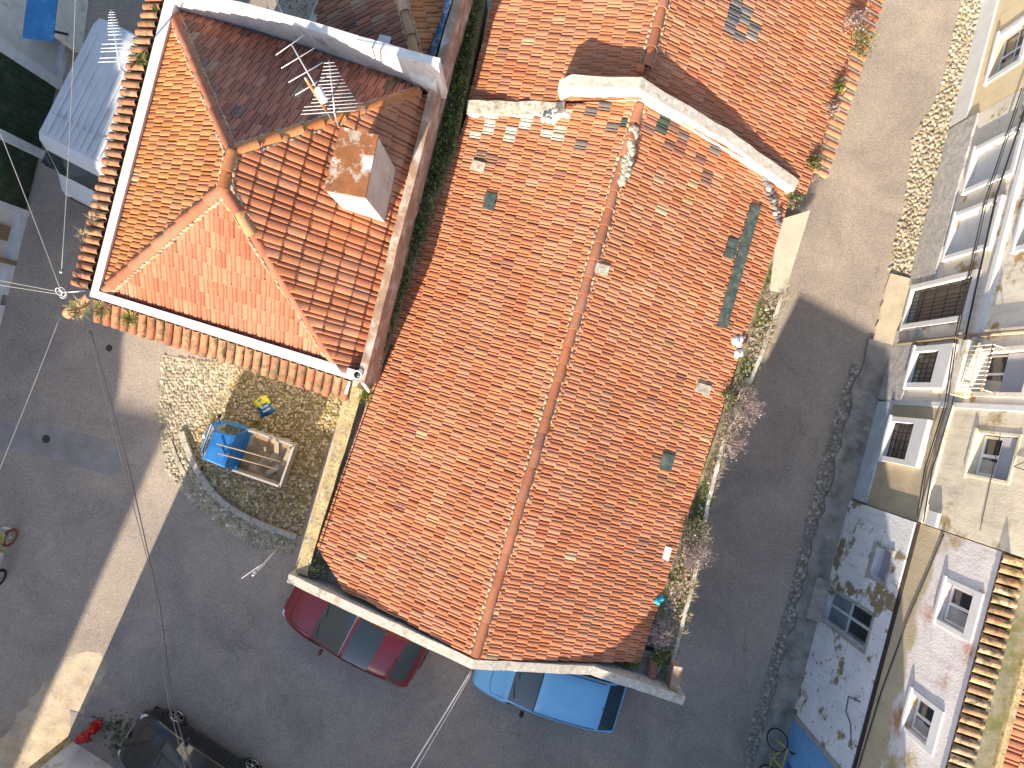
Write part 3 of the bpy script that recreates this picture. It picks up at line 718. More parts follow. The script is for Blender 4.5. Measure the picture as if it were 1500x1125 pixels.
    b=MB(); xr=idx(car_seg['rw'])*L/2+.15; b.tube([(xr,0,st[car_seg['rw']][3]),(xr-.32,0,st[car_seg['rw']][3]+.2)],.009,5); b.blob((xr,0,st[car_seg['rw']][3]+.015),(.045,.03,.025),1,0); b.build('roof_aerial',BLACKPL,car,local=True)
    return car
CAB={}
# round modern hatchback (red)
car_seg={'ws':5,'rw':10,'pb':7}
RST=[(1.0,.52,.50,.56,.50,.0),(.96,.74,.58,.68,.66,.01),(.87,.90,.68,.80,.74,.02),(.74,.965,.80,.90,.78,.03),(.60,.99,.88,.97,.80,.035),(.47,1.0,.93,1.02,.80,.03),
     (.03,1.0,.96,1.44,.72,.035),(-.12,1.0,.97,1.49,.71,.04),(-.35,1.0,.98,1.50,.70,.04),(-.52,.99,.99,1.48,.69,.04),(-.68,.97,1.0,1.40,.66,.035),(-.90,.91,.99,1.04,.70,.02),(-.965,.84,.82,.88,.68,.01),(-1.0,.70,.58,.62,.58,.0)]
REDP=paint('dark_red_paint',(.18,.009,.015),.28)
make_car('parked_car','dark red hatchback with a black glass roof parked close below the warehouse wall',Vector((-4.17,-6.5,0)),rad(152.3),4.0,1.72,REDP,RST,sunroof=(31,41),trimm=STEEL)
# older light blue hatchback
car_seg={'ws':4,'rw':8,'pb':6}
BST=[(1.0,.62,.52,.60,.58,.0),(.955,.86,.60,.72,.76,.01),(.80,.95,.74,.85,.82,.02),(.62,.985,.86,.93,.84,.02),(.49,1.0,.90,.98,.84,.02),
     (.16,1.0,.93,1.36,.76,.03),(-.05,1.0,.94,1.41,.76,.03),(-.45,1.0,.95,1.40,.76,.03),(-.70,.99,.95,1.33,.75,.03),(-.93,.94,.93,1.0,.80,.02),(-.97,.88,.80,.86,.78,.01),(-1.0,.76,.55,.60,.7,.0)]
BLUEP=paint('light_blue_paint',(.17,.46,.74),.32)
make_car('parked_car','light blue hatchback with dark rear window parked close under the gable end of the warehouse',Vector((1.02,-7.98,0)),rad(163.3),4.05,1.70,BLUEP,BST,trim=BLACKPL)
# black car at the bottom edge
car_seg={'ws':5,'rw':10,'pb':7}
BLKP=paint('black_paint',(.012,.014,.014),.16)
make_car('parked_car','black hatchback with silver spoked wheels parked beside the whitewashed house by the hydrant',Vector((-8.63,-10.45,0)),rad(147.2),4.0,1.70,BLKP,RST)
# white panel van
van=thing('delivery_van','white panel van with a ribbed roof parked under the mossy eave tiles','van',(-10.28,6.62,0),rad(242.9))
VANP=mat('van_white',(.5,.53,.57),rough=.4,var=.1,vs=2,fine=.05,bump=.03,c3=(.35,.33,.3),c3s=3,c3t=.68,c3w=.06,spec=.4)
st=[(2.15,.70,.5,.62,.6),(2.08,.82,.5,.95,.75),(1.82,.90,.5,1.12,.84),(1.70,.93,.5,1.24,.84),(1.30,.95,.5,2.05,.80),(1.15,.97,.5,2.30,.88),(1.0,.97,.45,2.38,.91),(-1.95,.97,.45,2.40,.91),(-2.15,.95,.45,2.36,.88),(-2.22,.92,.45,2.2,.84),(-2.24,.9,.45,1.6,.84)]
vb=MB(); vw=MB()
rg=[]
for x,h,z0,zt,wt in st: rg.append([(x,h*.97,.3),(x,h,.5),(x,h,min(1.15,zt-.1)),(x,(h+wt)/2+.03,zt-.16 if zt>1.3 else zt-.07),(x,wt,zt-.04),(x,wt*.55,zt),(x,0,zt+.015)])
for i in range(len(rg)-1):
    for k in range(6):
        for sg in(1,-1):
            q=[(a,b_*sg,c) for a,b_,c in(rg[i][k],rg[i+1][k],rg[i+1][k+1],rg[i][k+1])]
            if sg==1: q=q[::-1]
            (vw if (i==3 and k>=4) else vb).add(q,[[0,1,2,3]],smooth=(i not in(6,)))
vb.add([(a,b_,c) for a,b_,c in rg[-1]]+[(a,-b_,c) for a,b_,c in rg[-1][::-1]],[list(range(14))])
vb.build('body',VANP,van,local=True); vw.build('windscreen',CARGLASS,van,local=True)
b=MB()
for i in range(9):
    y=-.70+i*.175; b.box((-.42,y,2.40+(.012 if abs(y)<.45 else -.004)),(2.7,.07,.016),bevel=.007)
b.build('roof_ribs',VANP,van,local=True)
b=MB(); b.box((.42,0,2.408),(.015,1.6,.02)); b.build('roof_seam',STEEL,van,local=True)
for s in(1,-1):
    for x in(1.45,-1.3): wheel(van,x,s*.85,s,rimcol=STEEL)
    b=MB(); b.box((1.62,s*1.05,1.35),(.12,.22,.28),bevel=.05); b.build('wing_mirror',BLACKPL,van,local=True)
    b=MB(); b.box((1.25,s*.955,1.5),(.8,.02,.55)); b.build('side_window',CARGLASS,van,local=True)
    b=MB(); b.blob((2.08,s*.66,.82),(.08,.14,.1),1,0); b.build('headlight',WHITEPAINT,van,local=True)
b=MB(); b.box((2.13,0,.5),(.12,1.6,.2),bevel=.05); b.build('bumper',BLACKPL,van,local=True)
# three wheeled blue pickup
tk=thing('pickup_truck','tiny blue three wheeled pickup truck with rusty load bed on the brown cobbles','small truck',(-6.57,-1.96,0),rad(160.9))
TBLUE=mat('truck_blue',(.018,.14,.40),rough=.5,var=.18,vs=3,fine=.1,bump=.05,c3=(.42,.42,.4),c3s=4,c3t=.68,c3w=.06,spec=.3)
cb=MB(); sec=[(.66,.55,.50,1.12),(.70,.56,.44,1.50),(.78,.56,.42,1.57),(1.16,.55,.40,1.57),(1.26,.54,.39,1.52),(1.56,.50,.42,.98),(1.70,.42,.36,.82),(1.78,.28,.24,.62),(1.80,.2,.16,.40)]
rgs=[]
for x,h,wt,zt in sec:
    zb=.30; m=min(.9,zt-.05); rgs.append([(x,h*.9,zb),(x,h,zb+.15),(x,h,max(m-.15,zb+.16)),(x,h*.97,m),(x,wt*1.02,zt-.04),(x,wt*.9,zt),(x,0,zt+.015)])
ws=MB(); sw=MB()
for i in range(len(rgs)-1):
    for k in range(6):
        for sg in(1,-1):
            q=[(a,b_*sg,c) for a,b_,c in(rgs[i][k],rgs[i+1][k],rgs[i+1][k+1],rgs[i][k+1])]
            if sg==1: q=q[::-1]
            tgt=cb
            if i==4 and k>=5: tgt=ws
            elif k==3 and i in(1,2,3): tgt=sw
            tgt.add(q,[[0,1,2,3]],smooth=True)
cb.add([p for p in rgs[0]]+[(a,-b_,c) for a,b_,c in rgs[0][::-1]],[list(range(14))][::1])
cb.build('cab',TBLUE,tk,local=True); ws.build('windscreen',CARGLASS,tk,local=True); sw.build('side_window',CARGLASS,tk,local=True)
b=MB(); b.tube([(1.28,-.40,1.5),(1.58,-.42,1.0),(1.58,.42,1.0),(1.28,.40,1.5)],.016,6,(.3,.33,.34)); b.build('windscreen_seal',GEN,tk,local=True)
b=MB(); b.box((0,0,.55),(1.30,1.12,.05)); BEDM=mat('bed_floor',(.33,.22,.11),var=.4,vs=3,c2=(.36,.31,.25),c2s=3,c2t=.55,c2w=.08,bump=.4); b.build('bed_floor',BEDM,tk,local=True)
RAIL=mat('bed_panel',(.36,.34,.32),rough=.6,var=.2,c2=(.25,.14,.07),c2s=5,c2t=.6,c2w=.05,bump=.1)
for s in(1,-1):
    b=MB(); b.box((0,s*.565,.76),(1.30,.03,.40)); b.box((0,s*.565,.965),(1.33,.055,.03)); 
    for x in(-.55,-.2,.2,.55): b.box((x,s*.59,.74),(.04,.02,.34))
    b.build('side_panel',RAIL,tk,local=True)
b=MB(); b.box((-.655,0,.76),(.03,1.10,.40)); b.box((-.655,0,.965),(.055,1.18,.03)); b.build('tailgate',RAIL,tk,local=True)
b=MB(); b.box((.66,0,.72),(.03,1.10,.30)); b.box((.61,.5,.95),(.05,.1,.03)); b.build('headboard',TBLUE,tk,local=True)
b=MB(); b.box((.5,0,.42),(2.2,.5,.12)); b.build('chassis',BLACKPL,tk,local=True)
for s in(1,-1): wheel(tk,-.25,s*.47,s,r=.24,w=.16,rimcol=STEEL)
wheel(tk,1.35,0,1,r=.24,w=.16,rimcol=STEEL)
b=MB(); b.blob((1.77,0,.68),(.05,.09,.09),2,0); b.build('headlight',WHITEPAINT,tk,local=True)
for s in(1,-1):
    b=MB(); b.tube([(1.3,s*.52,1.2),(1.36,s*.7,1.2)],.01,5); b.box((1.36,s*.72,1.2),(.03,.1,.14)); b.build('wing_mirror',BLACKPL,tk,local=True)
for y,x0 in((-.12,1.02),(.10,.92)):
    b=MB(); wv=Matrix.Rotation(rad(160.9),4,'Z'); o=Vector((-6.57,-1.96,0))
    b.tube([o+wv@Vector((x0+.0,y,1.67)),o+wv@Vector((-.48,y+.03,1.06))],.018,6,(.3,.24,.16))
    b.build('pole',GEN,label='thin brown pole lying '+('nearer the wall' if y<0 else 'nearer the kerb')+' from the blue cab roof into the load bed',cat='pole',group='poles on the small truck')
b=MB(); o=Vector((-6.57,-1.96,0)); wv=Matrix.Rotation(rad(160.9),4,'Z')
for i in range(9):
    c=wv@Vector((R.uniform(-.55,.1),R.uniform(-.4,.3),.60)); q=R.choice([(.36,.29,.19),(.3,.22,.14),(.4,.35,.28),(.26,.2,.14)])
    b.box(o+c+Vector((0,0,i*.012)),(R.uniform(.15,.55),R.uniform(.05,.2),.02),R.uniform(0,3),q,m=Matrix.Rotation(R.uniform(0,3),3,'Z')@Matrix.Rotation(R.uniform(-.15,.15),3,'X'))
b.build('scrap_boards',GEN,label='loose brown and grey boards lying in the load bed of the small blue truck',cat='boards')

# feed bag on the cobbles
def bag():
    b=MB(); n=13; m=10; o=P(387,595,.03); a=rad(28); vs=[];
    for j in range(m+1):
        for i in range(n+1):
            u=i/n*2-1; v=j/m*2-1
            e=max(0,1-abs(u)**4)*max(0,1-abs(v)**4)
            x=u*.20*(1+.08*math.sin(v*5)); y=v*.27*(1+.06*math.sin(u*4+1)); z=.012+.075*e+.035*mnoise.noise(Vector((u*2.6,v*2.6,3)))*e
            p=Vector((x*math.cos(a)-y*math.sin(a),x*math.sin(a)+y*math.cos(a),z)); vs.append(o+p)
    for j in range(m):
        for i in range(n):
            v=(j+.5)/m*2-1; u=(i+.5)/n*2-1
            c=(.62,.55,.02) if v>.12+.12*math.sin(u*5) else (.01,.10,.24)
            if -.62<v<-.05 and abs(u-.15)<.5 and j%2==0 : c=(.42,.5,.55)
            if v>.25 and abs(u+.1)<.3 and j==8: c=(.02,.2,.3)
            q=j*(n+1)+i; b.f.append([q,q+1,q+n+2,q+n+1]); b.c.append(c); b.sm.append(True)
    b.v=vs; return b
bag().build('feed_bag',GENMETAL,label='crumpled yellow and blue plastic sack lying on the cobbles above the small truck',cat='sack')

# sign post
sp=thing('sign_post','slim white post with its small sign turned edge on beside the kerb end','sign post',P(416,795,0))
b=MB(); b.tube([P(416,795,0),P(416,795,0)+Vector((.10,-.19,2.55))],.028,8); b.build('post',WHITEPAINT,sp)
b=MB(); tpp=P(416,795,0)+Vector((.09,-.17,2.3)); b.box(tpp+Vector((-.05,.05,0)),(.52,.015,.5),rad(35)); b.build('sign_plate',WHITEPAINT,sp)
b=MB(); b.box(tpp+Vector((-.0,.0,.06)),(.08,.06,.05),rad(35)); b.build('clamp',STEEL,sp)

# hydrant
hy=thing('fire_hydrant','red fire hydrant standing at the corner of the whitewashed house by the black car','fire hydrant',P(143,1062,0))
o=P(143,1062,0); b=MB(); b.cyl(o+Vector((0,0,.04)),(0,0,1),.16,.08,14); b.tube([o,o+Vector((0,0,.72))],.1,14); b.blob(o+Vector((0,0,.75)),(.14,.14,.13),2,0); b.cyl(o+Vector((0,0,.62)),(0,0,1),.135,.05,14)
HYR=mat('hydrant_red',(.42,.022,.02),rough=.45,var=.15,bump=.05); b.build('barrel',HYR,hy)
for ax in((1,.3,0),(-1,-.3,0),(.3,-1,0)):
    v=Vector(ax).normalized(); b=MB(); b.cyl(o+Vector((0,0,.5))+v*.13,v,.06,.14,10); b.cyl(o+Vector((0,0,.5))+v*.2,v,.075,.04,10); b.build('outlet',HYR,hy)
b=MB(); b.cyl(o+Vector((0,0,.9)),(0,0,1),.035,.07,6); b.build('valve_nut',HYR,hy)

# moped at the left edge
mo=thing('moped','old yellow brown moped with a rusty wheel standing alone on the asphalt','moped',P(17,812,0),rad(75))
YB=mat('moped_paint',(.45,.33,.12),rough=.5,var=.2)
RUSTY=mat('rusty_tyre',(.16,.06,.03),var=.3,bump=.2)
def mow(x,y,m):
    b=MB(); b.torus((x,y,.27),(.0,1,0),.22,.045,24,8); t=b.build('wheel',m,mo,local=True); k=MB(); k.torus((x,y,.27),(0,1,0),.18,.012,20,5); k.cyl((x,y,.27),(0,1,0),.05,.1,10)
    for i in range(10):
        a=i*math.pi/5; k.tube([(x,y,.27),(x+.18*math.cos(a),y,.27+.18*math.sin(a))],.004,4)
    k.build('rim',STEEL,t,local=True)
mow(.55,0,RUSTY); mow(-.6,0,BLACK)
b=MB(); b.tube([(-.35,0,.85),(-.28,0,.45),(.1,0,.4),(.25,0,.62)],.045,8); b.tube([(.1,0,.4),(.55,0,.27)],.03,6); b.build('frame',YB,mo,local=True)
b=MB(); b.tube([(-.36,0,.9),(-.6,.07,.27)],.025,6); b.tube([(-.36,0,.9),(-.6,-.07,.27)],.025,6); b.build('fork',CHROME,mo,local=True)
b=MB(); b.tube([(-.30,-.36,1.02),(-.38,-.2,.98),(-.4,0,.96),(-.38,.2,.98),(-.30,.36,1.02)],.016,6); b.build('handlebar',CHROME,mo,local=True)
for s in(1,-1):
    b=MB(); b.tube([(-.30,s*.34,1.02),(-.26,s*.46,1.03)],.024,8); b.build('grip',WHITEPAINT,mo,local=True)
b=MB(); b.blob((.28,0,.80),(.33,.13,.09),2,.02); b.build('seat',BLACK,mo,local=True)
b=MB(); b.box((.62,0,.62),(.26,.2,.03),bevel=.01); b.build('rack',YB,mo,local=True)
b=MB(); b.box((.86,0,.5),(.02,.17,.14)); b.build('number_plate',WHITEPAINT,mo,local=True)
b=MB(); b.blob((-.48,0,.82),(.1,.09,.1),2,0); b.build('headlight',CHROME,mo,local=True)
b=MB(); b.blob((0,0,.42),(.2,.12,.16),2,.08); b.build('engine',STEEL,mo,local=True)
b=MB(); b.blob((0,0,.66),(.24,.11,.12),2,.02); b.build('tank',YB,mo,local=True)

# bicycle leaning in the corner of the lane
bi=thing('bicycle','dark bicycle with a yellow frame leaning by the blue painted wall in the lane','bicycle',P(1158,1100,0))
lean=Matrix.Rotation(rad(-104),4,'Z')@Matrix.Rotation(rad(-45),4,'X'); bo=Vector((6.93,-10.2,.085))
def bp_(x,y,z): return bo+(lean@Vector((x,y,z)))
bax=lean.to_3x3()@Vector((0,1,0))
for x in(-.52,.52):
    b=MB(); b.torus(bp_(x,0,.31),bax,.28,.024,30,7); t=b.build('wheel',BLACK,bi); k=MB(); k.torus(bp_(x,0,.31),bax,.255,.01,26,5)
    for i in range(14):
        a=i*math.pi/7; k.tube([bp_(x,0,.31),bp_(x+.25*math.cos(a),0,.31+.25*math.sin(a))],.0025,3)
    k.build('rim',STEEL,t)
YF=mat('bike_yellow',(.5,.42,.03),rough=.45,var=.1,bump=0)
b=MB(); 
for p,q in(((-.4,.62),(.12,.60)),((-.36,.52),(-.02,.28)),((-.02,.28),(.16,.72)),((-.02,.28),(.52,.31)),((.13,.6),(.52,.31)),((-.4,.66),(-.52,.31))): b.tube([bp_(p[0],0,p[1]),bp_(q[0],0,q[1])],.022,7)
b.build('frame',YF,bi)
b=MB(); b.blob(bp_(.17,0,.76),(.13,.07,.05),1,0); b.build('saddle',BLACK,bi)
b=MB(); b.tube([bp_(-.4,0,.66),bp_(-.42,0,.8)],.014,6); b.tube([bp_(-.5,-.28,.8),bp_(-.42,-.1,.82),bp_(-.42,.1,.82),bp_(-.5,.28,.8)],.014,6); b.build('handlebar',BLACKPL,bi)
b=MB(); b.torus(bp_(-.02,.03,.28),bax,.08,.01,16,5); b.tube([bp_(-.02,.06,.28),bp_(.05,.06,.14)],.012,5); b.tube([bp_(-.02,-.06,.28),bp_(-.09,-.06,.42)],.012,5); b.build('crank',STEEL,bi)
# ================================================================== houses along the lane
FB=Vector((9.48,-3.18,0)); FU=Vector((.2553,.9669,0)); FN=Vector((-.9669,.2553,0))
def F(s,z,off=0.0): return FB+FU*s+FN*off+Vector((0,0,z))
FM=Matrix((( FU.x,FN.x,0),(FU.y,FN.y,0),(0,0,1)))   # local x=along, y=out, z=up
def fbox(b,s0,s1,z0,z1,o0,o1,col=(1,1,1)):
    vs=[F(s,z,o) for z in(z0,z1) for s,o in((s0,o0),(s1,o0),(s1,o1),(s0,o1))]
    b.add(vs,[[0,1,2,3],[7,6,5,4],[0,4,5,1],[1,5,6,2],[2,6,7,3],[3,7,4,0]],col)
def wall_open(b,s0,s1,z0,z1,ops,off=0.0,depth=.24,res=.0,jit=0):
    ss=sorted({s0,s1,*[o[0] for o in ops if s0<o[0]<s1],*[o[1] for o in ops if s0<o[1]<s1]}); zz=sorted({z0,z1,*[o[2] for o in ops if z0<o[2]<z1],*[o[3] for o in ops if z0<o[3]<z1]})
    for i in range(len(ss)-1):
        for j in range(len(zz)-1):
            cs=(ss[i]+ss[i+1])/2; cz=(zz[j]+zz[j+1])/2
            if any(o[0]<cs<o[1] and o[2]<cz<o[3] for o in ops): continue
            b.add([F(ss[i],zz[j],off),F(ss[i+1],zz[j],off),F(ss[i+1],zz[j+1],off),F(ss[i],zz[j+1],off)],[[3,2,1,0]])
    for o in ops:
        a,c,d,e=o[:4]
        if not(s0<(a+c)/2<s1 and z0<(d+e)/2<z1): continue
        q=[(a,d),(c,d),(c,e),(a,e)]
        for k in range(4):
            p0=q[k];p1=q[(k+1)%4]
            b.add([F(*p0,off),F(*p1,off),F(*p1,off-depth),F(*p0,off-depth)],[[0,1,2,3]])
WHT=mat('window_white',(.64,.63,.62),rough=.6,var=.08,vs=3,fine=.04,bump=.1,c3=(.5,.46,.4),c3s=5,c3t=.68,c3w=.04)
IRON=mat('dark_iron',(.05,.035,.03),rough=.6,var=.2,bump=.1)
CURT=mat('net_curtain',(.30,.29,.27),rough=.3,var=.3,vs=6,fine=.1,bump=0,stretch=(9,9,.5),spec=.6)
SHADE=mat('roller_blind',(.30,.24,.18),rough=.7,var=.3,vs=4,bump=.2,c2=(.2,.16,.13),c2s=4,c2t=.55,c2w=.1)
LOUV=mat('grey_louvre',(.34,.32,.33),rough=.6,var=.1,bump=.1)
def surround(parent,s0,s1,z0,z1,t=.1,top=.0,off=.035,o0=0.0,m=None,sill=.04):
    b=MB(); top=top or t
    fbox(b,s0-t,s0,z0,z1,o0,o0+off); fbox(b,s1,s1+t,z0,z1,o0,o0+off); fbox(b,s0-t,s1+t,z1,z1+top,o0,o0+off+.004); fbox(b,s0-t-.03,s1+t+.03,z0-.07,z0,o0,o0+off+sill)
    return b.build('surround',m or WHT,parent)
def window(parent,s0,s1,z0,z1,back,cols=2,rows=2,f=.045,m=None):
    b=MB(); w=s1-s0
    cu=MB()
    fbox(b,s0,s0+f,z0,z1,back,back+.05); fbox(b,s1-f,s1,z0,z1,back,back+.05); fbox(b,s0+f,s1-f,z0,z0+f,back,back+.05); fbox(b,s0+f,s1-f,z1-f,z1,back,back+.05)
    for i in range(1,cols): s=s0+w*i/cols; fbox(b,s-f*.6,s+f*.6,z0+f,z1-f,back,back+.048)
    for j in range(1,rows): z=z0+(z1-z0)*j/rows; fbox(b,s0+f,s1-f,z-f*.35,z+f*.35,back,back+.044)
    wn=b.build('window',m or WHT,parent)
    cw=(s1-s0)*R.uniform(.3,.48); cu.add([F(s0+.03,z0+.03,back-.016),F(s0+.03+cw,z0+.03,back-.016),F(s0+.03+cw*.8,z1-.03,back-.016),F(s0+.03,z1-.03,back-.016)],[[3,2,1,0]])
    g=MB(); fbox(g,s0+.01,s1-.01,z0+.01,z1-.01,back-.02,back+.02); g.build('pane',DARKGLASS,wn)
    for v in cu.v: v+=FN*.037
    cu.build('curtain',CURT,wn)
    return wn
def grille(parent,s0,s1,z0,z1,off,ns=8,nz=4,r=.011):
    b=MB()
    for i in range(ns+1):
        s=s0+(s1-s0)*i/ns; b.tube([F(s,z0,off),F(s,z1,off)],r,5)
    for j in range(nz+1):
        z=z0+(z1-z0)*j/nz; b.tube([F(s0,z,off+.012),F(s1,z,off+.012)],r,5)
    return b.build('iron_grille',IRON,parent)
def blind(parent,s0,s1,z0,z1,back,m=SHADE,name='blind',n=14):
    b=MB()
    for j in range(n):
        a=z0+(z1-z0)*j/n; e=z0+(z1-z0)*(j+1)/n
        b.add([F(s0,a,back+.03),F(s1,a,back+.03),F(s1,e-.006,back+.005),F(s0,e-.006,back+.005)],[[3,2,1,0]]); b.add([F(s0,e-.006,back+.005),F(s1,e-.006,back+.005),F(s1,e,back+.03),F(s0,e,back+.03)],[[3,2,1,0]])
    return b.build(name,m,parent)
def shell(b,s0,s1,z1,depth=6.0):
    """side, back and top faces behind a facade"""
    a=[F(s0,0),F(s1,0),F(s1,0,-depth),F(s0,0,-depth)]; c=[p+Vector((0,0,z1)) for p in a]
    b.add(a+c,[[1,2,6,5],[2,3,7,6],[3,0,4,7],[4,5,6,7]])
    bk=-.3; b.add([F(s0,0,bk),F(s1,0,bk),F(s1,z1,bk),F(s0,z1,bk)],[[3,2,1,0]])

# --- cream house at the top
YEL=mat('cream_yellow_wall',(.72,.58,.36),streak=.25,var=.06,vs=1.2,c3=(.5,.4,.25),c3s=2,c3t=.66,c3w=.08,bump=.2)
h1=thing('street_house','smooth yellow plastered house with a white painted base at the sunny top of the lane','house',F(14,0))
ops=[(11.5,12.62,1.22,2.3),(14.6,15.7,.05,2.2)]
b=MB(); wall_open(b,10.62,21,.0,6.6,ops); shell(b,10.62,21,6.6); b.build('wall',YEL,h1)
b=MB(); fbox(b,10.66,14.5,0,.74,.002,.05); fbox(b,15.8,20.9,0,.74,.002,.05); b.build('white_base',WHT,h1)
surround(h1,11.5,12.62,1.22,2.3,.13); window(h1,11.52,12.6,1.24,2.28,-.2)
surround(h1,14.6,15.7,.05,2.2,.12); b=MB(); fbox(b,14.6,15.7,.05,2.2,-.16,-.1); b.build('door',WOOD,h1)
b=MB(); b.prism([F(14.4,.16,.02),F(15.9,.16,.02),F(15.9,.16,.38),F(14.4,.16,.38)],0); b.build('door_step',WHT,h1)
# --- weathered white and cream house
CREAMP=mat('weathered_cream_wall',(.74,.67,.55),streak=.45,var=.12,vs=1.2,c2=(.40,.27,.12),c2s=1.5,c2t=.585,c2w=.03,c3=(.33,.27,.2),c3s=2.2,c3t=.64,c3w=.05,bump=.35,bs=25,seed=3)
ROUGH=mat('roughcast_plinth',(.46,.44,.42),var=.3,vs=5,c3=(.25,.24,.22),c3s=16,c3t=.6,c3w=.06,fine=.3,fs=30,bump=1.0,bs=28)
h2=thing('street_house','weathered cream house with a grey roughcast base and two blind white windows','house',F(6.7,0))
op2=[(8.4,9.4,1.6,3.2),(6.66,7.7,1.5,3.05),(4.95,5.93,.35,2.85),(3.3,4.12,1.33,2.35),(3.1,4.0,3.78,5.3),(6.4,7.3,4.0,5.4),(9.2,10.1,4.0,5.4)]
b=MB(); wall_open(b,2.83,10.6,0,7.0,op2); shell(b,2.83,10.6,7.0); b.build('wall',CREAMP,h2)
for a,c in((2.85,4.8),(6.06,10.58)):
    b=MB(); n=int((c-a)/.3); top=[F(a+(c-a)*i/n,1.2+R.uniform(-.035,.035),.06) for i in range(n+1)]
    bk=[p-FN*.058+Vector((0,0,.01)) for p in top]
    for i in range(n): b.add([Vector((top[i].x,top[i].y,0)),Vector((top[i+1].x,top[i+1].y,0)),top[i+1],top[i],bk[i+1],bk[i]],[[3,2,1,0],[5,4,2,3]])
    for q,w_ in((top[0],bk[0]),(top[-1],bk[-1])): b.add([Vector((q.x,q.y,0)),q,w_,Vector((w_.x,w_.y,0))],[[0,1,2,3]])
    b.build('roughcast_plinth',ROUGH,h2)
for i,(a,c,d,e) in enumerate(op2[:2]):
    surround(h2,a,c,d,e,.11,off=.10,sill=.02); b=MB(); fbox(b,a,c,d,e,-.2,-.06); b.build('blind_window',WHT,h2)
a,c,d,e=op2[2]; surround(h2,a,c,d,e,.13,off=.09,sill=.0); blind(h2,a,c,d,e,-.2); grille(h2,a+.02,c-.02,d+.02,e-.02,-.03,9,5)
a,c,d,e=op2[3]; surround(h2,a,c,d,e,.14,top=.5,off=.12); blind(h2,a,c,d,e,-.18); grille(h2,a+.02,c-.02,d+.02,e-.02,-.02,6,4)
a,c,d,e=op2[4]; surround(h2,a,c,d,e,.1,off=.05,m=CREAMP); blind(h2,a+.02,c-.02,d+.72,e,-.1,LOUV,'roller_shutter',16); window(h2,a+.02,c-.02,d+.02,d+.72,-.2,2,1)
b=MB(); 
for i in range(11):
    s=3.12+.96*i/10; b.tube([F(s,3.78,.30),F(s,4.5,.30)],.012,5); b.blob(F(s,4.52,.30),(.025,.025,.03),1,0)
b.tube([F(3.08,3.82,.30),F(4.1,3.82,.30)],.016,5)
for s in(3.1,4.08): b.tube([F(s,3.82,.30),F(s,3.82,0)],.014,5); b.tube([F(s,4.46,.30),F(s,4.46,0)],.014,5)
rl=b.build('balcony_railing',WHT,h2)
b=MB(); b.tube([F(3.05,4.5,.30),F(4.12,4.5,.30)],.022,6); b.build('rusty_handrail',mat('rusty_rail',(.42,.18,.07),var=.3,bump=.2),rl)
b=MB(); fbox(b,2.95,4.22,3.58,3.72,.0,.36); b.build('balcony_slab',CREAMP,h2)
for k in(5,6): a,c,d,e=op2[k]; surround(h2,a,c,d,e,.12,off=.06); window(h2,a+.02,c-.02,d+.02,e-.02,-.2,2,2)
b=MB(); fbox(b,4.3,10.55,3.42,3.56,.0,.09); b.build('string_course',WHT,h2)
b=MB(); b.tube([F(4.42,.4,.07),F(4.42,3.5,.07),F(4.35,6.9,.07)],.05,8); b.build('drain_pipe',mat('brown_pipe',(.33,.26,.17),var=.2),h2)
for x,nm in((5.3,'wooden_lath'),(10.2,'wooden_lath')): pass
# --- ochre house in the middle
OCH=mat('patched_ochre_wall',(.73,.64,.48),streak=.4,var=.18,vs=1.3,grad=(3.0,3.3,.35,(.52,.42,.27),1.2),c2=(.38,.27,.13),c2s=1.05,c2t=.6,c2w=.05,c3=(.6,.54,.44),c3s=2.0,c3t=.63,c3w=.05,bump=.4,bs=22,seed=7)
h4=thing('street_house','patched ochre house with one barred window below and a half shuttered white window above','house',F(1.4,0))
op4=[(1.32,2.25,1.1,2.15),(1.3,2.2,4.3,5.5)]
b=MB(); wall_open(b,-.04,2.8,0,6.9,op4); shell(b,-.04,2.8,6.9); b.build('wall',OCH,h4)
b=MB(); fbox(b,0,2.78,0,.78,.002,.05); b.build('painted_base',mat('shade_tinted_white',(.50,.55,.58),var=.2,vs=3,c3=(.3,.28,.25),c3s=4,c3t=.62,c3w=.05,bump=.3),h4)  # white base; the bluish cast of the shaded lane is painted in
a,c,d,e=op4[0]; surround(h4,a,c,d,e,.13,top=.5,off=.13); blind(h4,a,c,d,e,-.18); grille(h4,a+.02,c-.02,d+.02,e-.02,-.02,4,5,.014)
a,c,d,e=op4[1]; surround(h4,a,c,d,e,.06,off=.02,m=OCH); window(h4,a+.02,c-.02,d+.02,d+.62,-.2,2,1,.06); blind(h4,a+.02,c-.02,d+.66,e-.01,-.12,LOUV,'roller_shutter',18)
b=MB(); fbox(b,-.02,2.78,3.18,3.3,.0,.07); b.build('string_course',CREAMP,h4)
b=MB(); fbox(b,2.72,2.84,.4,6.9,.0,.035); b.build('plaster_edge',WHT,h4)
b=MB(); fbox(b,-.02,.3,3.5,3.85,.02,.1); b.build('meter_box',WHT,h4)
